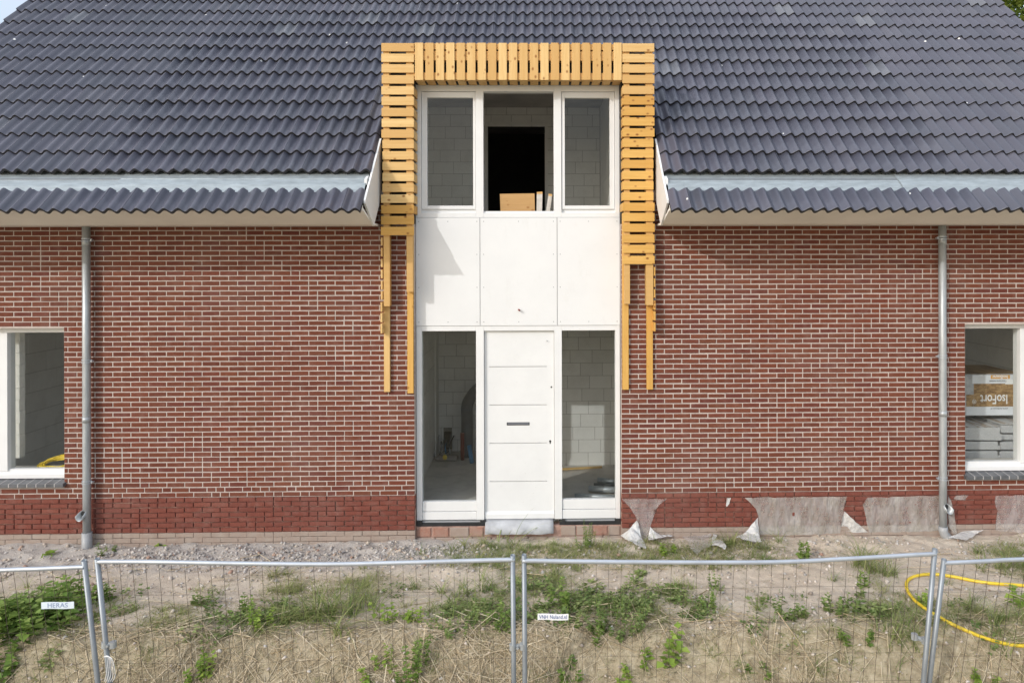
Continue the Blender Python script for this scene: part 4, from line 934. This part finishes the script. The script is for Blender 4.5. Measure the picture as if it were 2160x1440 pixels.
# ------------------------------------------------------------------ fence
FY, FT, LEAN, FH = -2.95, .0, .15, 1.55
def fence_panel(tl,tr,railpts,label,lean=LEAN,sign=None,clamp=None):
    A = P(tl[0],tl[1],FY); B = P(tr[0],tr[1],FY)
    o = empty('fence_panel',(A.x,FY,-.9)); tag(o,label,'fence','mesh fence panels in front of the house')
    def leanp(x,z,zt): return Vector((x,FY+lean*(zt-z),z))
    for q in (A,B):
        mb = MB(); n = 14; zb = -1.0; mb.tube([leanp(q.x,q.z,q.z),leanp(q.x,zb,q.z)],.0215,n,caps=False); mb.tube([leanp(q.x,q.z,q.z),leanp(q.x,zb,q.z)],.0175,n,caps=False)
        k = 2*n; mb.f += [(i,(i+1)%n,k+(i+1)%n,k+i) for i in range(n)]
        mb.build('post',M['post'],o,smooth=True)
    rp = [P(a,b,FY) for a,b in railpts]; rp = [A.lerp(A,0)]+rp+[B.lerp(B,0)]; rp[0] = Vector((A.x,FY,rp[1].z)); rp[-1] = Vector((B.x,FY,rp[-2].z))
    path = catmull(rp,6); mb = MB(); mb.tube(path,.0185,12); mb.build('rail',M['rail'],o,smooth=True)
    zt = (A.z+B.z)/2; low = [leanp(q.x,-.8,zt) for q in (A,B)]; mb = MB(); mb.tube(low,.0185,10); mb.build('rail',M['rail'],o,smooth=True)
    def railz(x):
        for i in range(len(path)-1):
            if path[i].x <= x <= path[i+1].x and path[i+1].x > path[i].x:
                return path[i].z+(path[i+1].z-path[i].z)*(x-path[i].x)/(path[i+1].x-path[i].x)
        return path[0].z
    mb = MB(); x = A.x+.075; rs = random.Random(int(A.x*100))
    while x < B.x-.05:
        zr = railz(x)-.012; pts = []
        for k in range(7):
            z = zr+(-.8-zr)*k/6; pts.append(leanp(x+rs.uniform(-.006,.006)*(k>0),z,zt)+Vector((0,-.004,0)))
        mb.tube(pts,.0018,4); x += .1065
    for z in (zt-.07-.26,zt-.07-.58,zt-.07-.88,zt-.07-1.15):
        pts = [leanp(A.x+(B.x-A.x)*k/8,z+rs.uniform(-.006,.006),zt) for k in range(9)]; mb.tube(pts,.0011,4)
    tag(mb.build('wire_mesh',M['wire'],o),kind='stuff')
    if sign:
        txt,px0,px1,py0,py1,m,inkm,tilt,sc = sign; c = P((px0+px1)/2,(py0+py1)/2,FY); c.y = FY+lean*(zt-c.z)-.012
        sc_ = (c.y+DIST)/F; w = (px1-px0)*sc_/2; h = (py1-py0)*sc_/2; R_ = Matrix.Rotation(tilt,4,'Y')
        mb = MB(); nseg = 6
        for k in range(nseg+1):
            xx2 = -w+2*w*k/nseg; wob = .0025*math.sin(k*1.1)
            for zz2 in (-h,h):
                for yy2 in (0,.003): mb.v.append(c+R_@Vector((xx2,yy2,zz2+wob)))
        for k in range(nseg):
            b0 = 4*k; mb.f += [(b0,b0+4,b0+6,b0+2),(b0+1,b0+3,b0+7,b0+5),(b0,b0+1,b0+5,b0+4),(b0+2,b0+6,b0+7,b0+3)]
        mb.f += [(0,2,3,1),(4*nseg,4*nseg+1,4*nseg+3,4*nseg+2)]
        sg = mb.build('sign_plate',m,o)
        text_mesh(txt,2*h*sc,inkm,sg,c+Vector((0,-.002,0))-ORG[o],(rad(90),tilt,0),'lettering',.80 if 'N' in txt else 1,.0,1.06)
    if clamp:
        (pxa,pya),(pxb,pyb) = clamp; a = P(pxa,pya,FY); a.y = FY+lean*(zt-a.z); b = P(pxb,pyb,FY); b.y = FY+lean*(zt-b.z); mb = MB()
        for q in (a,b): mb.tube([q+Vector((0,0,-.025)),q+Vector((0,0,.025))],.0275,14)
        d = (b-a); mb.prism([a+Vector((0,-.006,-.02)),b+Vector((0,-.006,-.02)),b+Vector((0,-.006,.02)),a+Vector((0,-.006,.02))],(0,.012,0))
        mid = a.lerp(b,.5); mb.tube([mid+Vector((0,-.035,0)),mid+Vector((0,.035,0))],.011,8)
        mb.build('clamp',M['galv'],o)
    return o
fence_panel((-690,1188),(177.5,1181),[(-660,1206),(-300,1212),(0,1201.5),(90,1198.5),(165,1195.5)],'fence panel at the left edge with pale blue lettered plate',.16,('HERAS',79,146,1275.5,1289.5,M['signblue'],M['ink2'],-.012,.98))
fence_panel((205,1177),(1081.5,1170),[(222,1184),(330,1184.6),(540,1188),(700,1189),(860,1185.5),(1065,1180)],'fence panel in front of the left wall and no plate',.15,None,((203.5,1374),(221,1374)))
fence_panel((1105.5,1169),(1972,1157),[(1122,1182),(1322,1184.5),(1620,1185),(1781,1178),(1955,1168)],'fence panel in front of the right wall with white plate',.15,('VNH Nuland.nl',1134.5,1199.5,1303,1316,M['signwhite'],M['ink'],.02,.86),((1080,1380.5),(1102,1379)))
fence_panel((1991.5,1179),(2860,1160),[(2005,1186),(2085,1182.5),(2160,1179),(2500,1172),(2840,1166)],'fence panel at the right edge in front of the yellow hose',.2,None,((1948.5,1361),(1972,1371)))
# white cord tied at left post pair
o = empty('white_cord',P(222,1400,FY+.1)); tag(o,'frayed white cord tied round the left pair of fence posts','cord')
for k in range(5):
    a = P(217,1386,FY+.06); a.y = FY+.07; b = P(228+k*2,1384+k,FY+.05); b.y = FY+.05; c_ = P(225+k*4.5,1415+k*2,FY+.08); c_.y = FY+.08; d = P(221+k*4,1436,FY+.1); d.y = FY+.1
    mb = MB(); mb.tube(catmull([a,b,c_,d],5),.0026,5); mb.build('strand',M['signwhite'],o)
# yellow hose on the soil
hp = [(2230,1245),(2160,1238),(2100,1234),(2060,1229),(2020,1221),(1990,1216),(1965,1214),(1940,1216),(1920,1223),(1912,1234),(1915,1250),(1928,1268),(1948,1284),(1975,1301),(2005,1318),(2040,1334),(2080,1350),(2120,1361),(2150,1365),(2230,1366)]
tube_thing('yellow_hose',catmull([G(a,b,.02) for a,b in hp],5),.0165,M['hose'],'yellow hose looping over the soil behind the right fence','hose')

# ------------------------------------------------------------------ vegetation
def leaves(pos, dirs, size, ratio=.45, fold=.18, seed=0):
    """kite shaped folded leaves: arrays of base points, directions and lengths"""
    n = len(pos); r = np.random.RandomState(seed); d = dirs/np.linalg.norm(dirs,axis=1,keepdims=True)
    side = np.cross(d,np.array([0,0,1.0])+r.normal(0,.25,(n,3))); side /= np.linalg.norm(side,axis=1,keepdims=True)+1e-9; up = np.cross(side,d)
    L = size[:,None]; w = L*ratio
    b = pos; mid = pos+d*L*.42-up*L*fold*.5; tip = pos+d*L-up*L*fold*.7; l_ = pos+d*L*.38+side*w+up*L*fold*.3; r2 = pos+d*L*.38-side*w+up*L*fold*.3
    v = np.stack([b,l_,mid,r2,tip],1).reshape(-1,3); k = np.arange(n)[:,None]*5
    f = np.concatenate([k+np.array([[0,1,2]]),k+np.array([[0,2,3]]),k+np.array([[1,4,2]]),k+np.array([[2,4,3]])],0)
    return v,f,np.repeat(r.rand(n)*.999,5)
def blades(base, length, lean, az, width, seed=0, droop=1.0, segs=3):
    n = len(base); r = np.random.RandomState(seed); dx,dy = np.cos(az),np.sin(az); vs_ = []; px_,py_ = -np.sin(az),np.cos(az)
    for k in range(segs+1):
        t = k/segs; h = length*(t-droop*.35*lean*t*t); o_ = length*lean*t*t*.9+length*.25*lean*t; wd = width*(1-t*.93)
        c = np.stack([base[:,0]+dx*o_,base[:,1]+dy*o_,base[:,2]+h],1)
        vs_ += [c+np.stack([px_*wd,py_*wd,0*wd],1),c-np.stack([px_*wd,py_*wd,0*wd],1)]
    m = 2*(segs+1); v = np.stack(vs_,1).reshape(-1,3); k = np.arange(n)[:,None]*m
    f = np.concatenate([k+np.array([[2*s,2*s+1,2*s+3,2*s+2]]) for s in range(segs)],0)
    return v,f,np.repeat(r.rand(n)*.999,m)
def weed(px,py,w,h,n,size,mat,label,cat='weed',spread=1.0,name='weed_plant',stems=5,ratio=.42,group='weeds on the soil'):
    """leafy clump: n leaves on several stems; w,h in photograph pixels"""
    p = G(px,py); sc = (p.y+DIST)/F; W,H = w*sc/2,h*sc; r = np.random.RandomState(int(px*7+py)); o = empty(name,p); tag(o,label,cat,group)
    st = MB(); pos = []; dr = []; sz = []
    for s in range(stems):
        a = r.uniform(0,6.28); R_ = W*math.sqrt(r.uniform(.02,1)); bx,by = p.x+R_*.75*math.cos(a),p.y+R_*.55*math.sin(a)*spread; bz = float(gz(bx,by))-.005
        hh = H*r.uniform(.55,1.05)*(1-.45*(R_/max(W,1e-6))**2); tx,ty = bx+.3*R_*math.cos(a)+r.normal(0,.015),by+.25*R_*math.sin(a)+r.normal(0,.015)
        pts = [Vector((bx,by,bz)),Vector(((bx*.4+tx*.6),(by*.4+ty*.6),bz+hh*.55)),Vector((tx,ty,bz+hh))]; st.tube(pts,[.0035,.0028,.0015],5)
        if stems <= 8: st.build('stem',M['leaf'],o); st = MB()
        m = max(3,int(1.5*n)//stems)
        for k in range(m):
            t = (k+.7)/m; q = pts[0].lerp(pts[1],min(1,t*1.8)) if t < .55 else pts[1].lerp(pts[2],(t-.55)/.45); an = k*2.4+r.uniform(-.5,.5)
            pos.append(q); dr.append((math.cos(an),math.sin(an)-.15,r.uniform(-.15,.55))); sz.append(1.3*size*r.uniform(.55,1.2)*(1.0-.35*t))
    if stems > 8: tag(st.build('stems',M['leaf'],o),kind='stuff')
    v,f,rd = leaves(np.array([tuple(q) for q in pos]),np.array(dr),np.array(sz),ratio,.2,int(px))
    f2 = np_mesh('foliage',v-np.array(p),f,M[mat],o,rd,smooth=False)
    return o
def tussock(px,py,w,h,n,label,mat='tuft',wd=.0035,name='grass_tuft'):
    p = G(px,py); sc = (p.y+DIST)/F; W,H = w*sc/2,h*sc; r = np.random.RandomState(int(px*3+py)); a = r.uniform(0,6.28,n); R_ = W*.7*np.sqrt(r.rand(n)); cl = r.normal(0,.55,(9,2))*W; ci = r.randint(0,9,n); bx = p.x+cl[ci,0]+r.normal(0,.03,n); by = p.y+.6*cl[ci,1]+r.normal(0,.03,n); a = r.uniform(0,6.28,n)
    b = np.stack([bx,by,gz(bx,by)-.005],1); v,f,rd = blades(b,H*r.uniform(.35,1.35,n),r.uniform(.4,1.9,n),r.uniform(0,6.28,n),wd*r.uniform(.6,1.6,n),int(px),1.0,5)
    o = np_mesh(name,v,f,M[mat],None,rd,loc=tuple(p)); tag(o,label,'grass tuft','grass tufts on the soil'); return o
# --- named clumps (pixel centre of the foot, width, height)
weed(60,1325,230,95,560,.085,'leaf','large leafy weed bed behind the pale blue fence plate',stems=60,name='weed_bed')
weed(165,1262,110,60,110,.07,'leaf','leafy green clump behind the post left of the first gap',stems=14)
weed(228,1262,46,42,46,.05,'leaf','small rounded weed just right of the left post pair',stems=8)
weed(15,1400,90,50,70,.07,'leaf','low leafy weed at the lower left corner below the weed bed',stems=10)
weed(430,1440,70,75,80,.05,'leaf_bright','upright bright weed at the bottom left of the second panel',stems=7)
weed(432,1275,64,36,60,.04,'leaf_dark','small dark weed under the left part of the second rail',stems=8)
weed(512,1302,62,55,70,.042,'leaf','spreading weed left of the brightest nettle',stems=7)
weed(550,1325,50,60,54,.05,'leaf_bright','bright young nettle left of the tall grass tuft',stems=4,ratio=.36)
tussock(690,1305,150,70,230,'tall dark grass tuft behind the middle of the second panel',wd=.006)
tussock(760,1280,110,60,160,'lower spreading grass tuft right of the tall one')
weed(818,1306,84,50,40,.062,'leaf_bright','yellow green broad leaved seedling right of the tall grass tuft',stems=7,ratio=.34)
weed(878,1312,44,40,32,.05,'leaf_bright','small yellow green seedling left of the creeping green patch',stems=4)
weed(870,1420,80,95,110,.05,'leaf','tall ragged nettle in the straw left of the centre posts',stems=6,ratio=.34)
weed(820,1445,120,60,90,.05,'leaf_bright','bright nettle patch cut by the bottom edge left of centre',stems=9)
weed(960,1318,150,48,190,.035,'leaf_dark','creeping dark green patch left of the centre posts',stems=22)
weed(1062,1318,70,60,110,.045,'leaf','green patch directly behind the centre post pair',stems=12)
tussock(1000,1250,150,36,220,'thin pale grass behind the right end of the second rail')
weed(1180,1282,66,75,60,.06,'leaf','single upright weed above the white fence plate',stems=4)
weed(1185,1318,90,36,70,.035,'leaf_dark','low dark leaves around the white fence plate',stems=12)
weed(1300,1312,160,62,330,.04,'leaf_dark','wide dark green mat of weeds right of the white plate',stems=34,name='weed_bed')
weed(1258,1345,44,46,30,.055,'leaf','pale weed below the dark mat near the white plate',stems=4)
weed(1408,1384,66,66,26,.085,'leaf_bright','bright weed with large round leaves in the straw',stems=5,ratio=.45)
weed(1366,1402,36,46,26,.05,'leaf_bright','small yellow weed left of the large round leaves',stems=3)
weed(1330,1442,46,46,36,.05,'leaf_bright','yellow green sprout at the bottom edge under the mat',stems=3)
weed(1505,1285,60,50,60,.035,'leaf','thin weed under the middle of the third rail',stems=6)
weed(1512,1242,40,36,40,.034,'leaf_dark','small dark sprig just below the third rail',stems=5)
weed(1668,1302,70,42,90,.045,'leaf_dark','low dark rosette under the right half of the third rail',stems=9)
weed(1772,1292,80,45,110,.045,'leaf_dark','dark spreading weed left of the yellow hose loop',stems=11)
weed(1820,1240,44,40,40,.04,'leaf','small light weed above the dark spreading weed',stems=4)
tussock(1850,1200,130,52,260,'fresh green grass tuft behind the right end of the third rail')
tussock(1900,1358,90,50,150,'dark grass left of the right post pair under the hose')
weed(1782,1352,40,40,30,.045,'leaf','small sprig in straw below the dark spreading weed',stems=3)
weed(1846,1366,42,36,30,.04,'leaf','low sprig in straw left of the right post pair',stems=3)
weed(1948,1280,44,44,34,.05,'leaf_bright','bright sprig inside the loop of the yellow hose',stems=4)
weed(2145,1275,70,52,40,.08,'leaf_bright','big leaved weed at the right edge between hose strands',stems=6)
tussock(2100,1315,150,50,240,'dark grass at the right edge between the hose strands')
tussock(2125,1200,130,45,200,'grass tuft under the last rail at the right edge')
weed(1232,1152,48,62,190,.03,'leaf','bushy upright weed in front of the right sidelight',stems=11,ratio=.22)
tussock(1098,1140,60,70,16,'few tall blades standing before the front door apron',wd=.005)
weed(1405,1168,50,36,60,.045,'leaf_bright','bright weed in front of the small drooping flap',stems=6)
tussock(1560,1150,90,36,150,'green grass between the scrap and the triangular flap')
weed(1697,1180,60,48,60,.05,'leaf','dusty weed standing by the wall under the dusty sheet',stems=7)
weed(1600,1425,0.1+46,40,26,.045,'leaf','small sprout low in the straw right of centre',stems=3)
weed(2080,1432,60,40,40,.05,'leaf_bright','bright sprout in the lower right corner',stems=4)
weed(1210,1425,60,50,36,.055,'leaf','ragged weed right of the centre clamp',stems=4)
weed(350,1150,26,12,8,.06,'leaf_bright','single flat leaf on the rubble left of the door',stems=1)
weed(104,1172,26,14,6,.09,'leaf_bright','single pale leaf left of the left downpipe foot',stems=1)
weed(215,1165,60,22,40,.04,'leaf_dark','dusty plants at the foot of the left downpipe',stems=7)
# --- scattered cover
def scatter(n,x0,x1,y0,y1,dens,seed):
    r = np.random.RandomState(seed); X = r.uniform(x0,x1,n*6); Y = r.uniform(y0,y1,n*6); k = r.rand(n*6) < dens(X,Y); return X[k][:n],Y[k][:n],r
def dgrass(X,Y):
    d = np.clip((fbm(X*1.1,Y*1.6,4,77)-.46)*5,0,1)*.8+.015
    door = np.exp(-((X+.05)/.75)**2)*np.clip((Y+.85)/.1,0,1)*np.clip((-.12-Y)/.08,0,1)
    right = np.exp(-((X-1.9)/.9)**2)*np.clip((Y+.95)/.1,0,1)*np.clip((-.12-Y)/.08,0,1)*.7
    d = d*np.clip((-Y-.75)/.3,0,1)
    d = d+door*2.2+right*1.3+np.exp(-((X-5.9)/.6)**2)*np.clip((Y+1.2)/.1,0,1)*np.clip((-.3-Y)/.1,0,1)*.5
    return np.clip(d,0,1)*(1-.7*np.clip((-Y-2.2)/.3,0,1))
X,Y,r = scatter(20000,-7,6.6,-3.0,-.1,dgrass,5); n = len(X); b = np.stack([X,Y,gz(X,Y)-.004],1)
v,f,rd = blades(b,r.uniform(.02,.085,n),r.uniform(.7,2.6,n),r.uniform(0,6.28,n),r.uniform(.0015,.0042,n),3)
o = np_mesh('grass',v,f,M['grass'],None,rd); tag(o,'sparse dry and green grass scattered over the soil','grass',kind='stuff')
X,Y,r = scatter(9500,-7,6.6,-3.0,-.5,lambda X,Y: np.clip(.05+(-Y-1.85)*1.3,0.03,1)*np.clip((fbm(X*.8,Y*1.2,3,41)-.30)*3.2,.05,1),8); n = len(X)
az = r.normal(0,.75,n)+np.pi*(r.rand(n)>.5); L = r.gamma(2.2,.08,n)+.04; L = np.clip(L,.03,.55); el = r.normal(.05,.22,n); w = .0016+.0036*r.rand(n)**2.4; curl = r.normal(0,.25,n); vs_ = []
def soft(X,Y): return -.335-.02*np.clip(-Y/2,0,1)-.56*(lambda t: t*t*(3-2*t))(np.clip((-Y-2.1+.25*(fbm(X*.7,Y*.3,3,5)-.5))/.62,0,1))
for t_ in (-.5,0,.5):
    cx_ = X+np.cos(az)*L*t_-np.sin(az)*curl*L*(t_*t_); cy_ = Y+np.sin(az)*L*t_+np.cos(az)*curl*L*(t_*t_); cz_ = np.maximum(gz(cx_,cy_),gz(X,Y)-.15)+.008+np.abs(np.sin(el))*L*(t_+.5)*.7
    for a_ in (0,2.09,4.19): vs_.append(np.stack([cx_-np.sin(az)*w*np.cos(a_),cy_+np.cos(az)*w*np.cos(a_),cz_+w*np.sin(a_)],1))
v = np.stack(vs_,1).reshape(-1,3); k = np.arange(n)[:,None]*9; f = np.concatenate([k+np.array([[3*s+i,3*s+(i+1)%3,3*s+3+(i+1)%3,3*s+3+i]]) for s in range(2) for i in range(3)],0)
o = np_mesh('straw',v,f,M['straw'],None,np.repeat(r.rand(n)*.999,9)); tag(o,'dry straw and stalks lying on the slope','straw',kind='stuff')
# matted dry fibre on the slope: short fine pieces
X,Y,r = scatter(34000,-7,6.6,-3.1,-1.6,lambda X,Y: np.clip((-Y-1.95)*1.6,0.0,1)*np.clip((fbm(X*1.3,Y*1.5,3,91)-.28)*3,.1,1),18); n = len(X); b = np.stack([X,Y,gz(X,Y)],1)
v,f,rd = blades(b,r.uniform(.015,.06,n),r.uniform(.9,2.8,n),r.uniform(0,6.28,n),r.uniform(.0016,.0045,n),6)
o = np_mesh('dry_thatch',v,f,M['thatch'],None,rd); tag(o,'fine matted dry grass covering the slope by the fence','straw',kind='stuff')
# creeping ground cover
def dcov(X,Y):
    band = np.exp(-((Y+1.72)/.34)**2); pat = np.clip((fbm(X*1.5+3,Y*2.2,4,61)-.44)*6,0,1); small = np.clip((fbm(X*4.5,Y*5,3,71)-.55)*6,0,1)
    return np.clip(band*pat*(.22+.78*(X<1.7))*(1+1.2*np.exp(-((X+1.6)/1.3)**2))+.10*small*np.clip((-Y-.8)/.3,0,1)*(Y>-2.9)+.16*small*np.clip((-Y-2.2)/.2,0,1)*(X>-3)*(X<.2),0,1)
CX_,CY_,r = scatter(430,-7,6.6,-2.95,-.5,dcov,15); m = len(CX_); cnt = r.randint(14,60,m); ci = np.repeat(np.arange(m),cnt); n = len(ci)
rad_ = (r.uniform(.03,.13,m))[ci]*np.sqrt(r.rand(n)); a = r.uniform(0,6.28,n); X = CX_[ci]+rad_*np.cos(a); Y = CY_[ci]+rad_*.8*np.sin(a); hh = (r.uniform(.02,.10,m))[ci]*r.rand(n)
b = np.stack([X,Y,gz(X,Y)+hh],1); dr = np.stack([np.cos(a)+r.normal(0,.5,n),np.sin(a)-.2+r.normal(0,.5,n),r.uniform(-.2,.6,n)],1)
v,f,rd = leaves(b,dr,r.uniform(.022,.06,n)*(.7+.6*r.rand(m))[ci],.3,.2,17); rd = np.repeat(np.clip(r.rand(m)[ci]*.7+r.rand(n)*.3,0,.999),5)
o = np_mesh('ground_cover',v,f,M['leaf_dark'],None,rd); tag(o,'low creeping green plants spread over the soil','ground cover',kind='stuff')
CX_,CY_,r = scatter(760,-7,6.6,-3.0,-.15,lambda X,Y: np.clip(dcov(X,Y)*.8+dgrass(X,Y)*.6,0,1),25); m = len(CX_); cnt = r.randint(8,34,m); ci = np.repeat(np.arange(m),cnt); n = len(ci)
X = CX_[ci]+r.normal(0,.03,n); Y = CY_[ci]+r.normal(0,.025,n); b = np.stack([X,Y,gz(X,Y)-.004],1)
v,f,rd = blades(b,(r.uniform(.05,.17,m))[ci]*r.uniform(.5,1.2,n),r.uniform(.5,2.2,n),r.uniform(0,6.28,n),r.uniform(.0018,.0045,n),29,1.0,4); rd = np.repeat(np.clip(r.rand(m)[ci]*.75+r.rand(n)*.25,0,.999),10)
o = np_mesh('grass_tufts',v,f,M['tuft'],None,rd); tag(o,'small green grass tufts dotted over the soil','grass',kind='stuff')
# stones
def stones(n,dens,smin,smax,seed,name,label):
    X,Y,r = scatter(n,-7,6.6,-2.9,-.02,dens,seed); n = len(X); s = smin*(smax/smin)**(r.rand(n)**2.2); oc = np.array([[1,0,0],[-1,0,0],[0,1,0],[0,-1,0],[0,0,1],[0,0,-1]],float); tri = np.array([[0,2,4],[2,1,4],[1,3,4],[3,0,4],[2,0,5],[1,2,5],[3,1,5],[0,3,5]])
    v = oc[None]*s[:,None,None]*r.uniform(.5,1.25,(n,6,1)); a = r.uniform(0,6.28,n); c,q = np.cos(a)[:,None],np.sin(a)[:,None]; x = v[...,0]*c-v[...,1]*q; y = v[...,0]*q+v[...,1]*c; z = v[...,2]*.75+v[...,0]*.3
    v = np.stack([x+X[:,None],y+Y[:,None],z+(gz(X,Y)+s*.25)[:,None]],-1).reshape(-1,3); f = (np.arange(n)[:,None,None]*6+tri[None]).reshape(-1,3)
    o = np_mesh(name,v,f,M['rubble' if name=='gravel' else 'clod'],None,np.repeat(r.rand(n)*.999,6)); tag(o,label,'gravel',kind='stuff'); return o
def dst(X,Y): return np.exp(-((Y+.42)/.28)**2)*np.clip((.1-X)*1.2,.12,1)*np.clip((X+5.6),.1,1)+.03
stones(11000,dst,.005,.036,31,'gravel','grey crushed rubble along the foot of the wall')
stones(7000,lambda X,Y: .5+0*X,.004,.034,33,'soil_clods','small clods and pebbles scattered over the soil')

# ------------------------------------------------------------------ tree behind the roof
tp = Vector((15.6,11.5,0)); tree = empty('leafy_tree',(tp.x,tp.y,-.3)); tag(tree,'sunlit green tree showing behind the right roof verge','tree')
mb = MB(); mb.tube([tp+Vector((0,0,-.5)),tp+Vector((.1,0,3)),tp+Vector((0,.1,7)),tp+Vector((.1,0,10))],[.28,.22,.15,.06],10); rs = random.Random(3)
for k in range(9):
    z = 3.5+k*.65; a = k*2.3; mb.tube([tp+Vector((0,0,z)),tp+Vector((1.3*math.cos(a),1.3*math.sin(a),z+.9)),tp+Vector((2.5*math.cos(a),2.5*math.sin(a),z+1.3))],[.08,.05,.02],6)
mb.build('trunk',M['bark'],tree); r = np.random.RandomState(4); n = 30000; cl = r.normal(0,1,(90,3)); cl /= np.linalg.norm(cl,axis=1,keepdims=True); cl = cl*(r.uniform(.45,1,(90,1)))*np.array([3.6,3.0,4.0])+np.array([tp.x,tp.y,9.2]); ci = r.randint(0,90,n)
pos = cl[ci]+r.normal(0,.42,(n,3)); v,f,rd = leaves(pos,r.normal(0,1,(n,3))+np.array([0,-.2,-.1]),r.uniform(.10,.2,n),.4,.2,2); np_mesh('crown',v-np.array([tp.x,tp.y,-.3]),f,M['tree'],tree,rd)
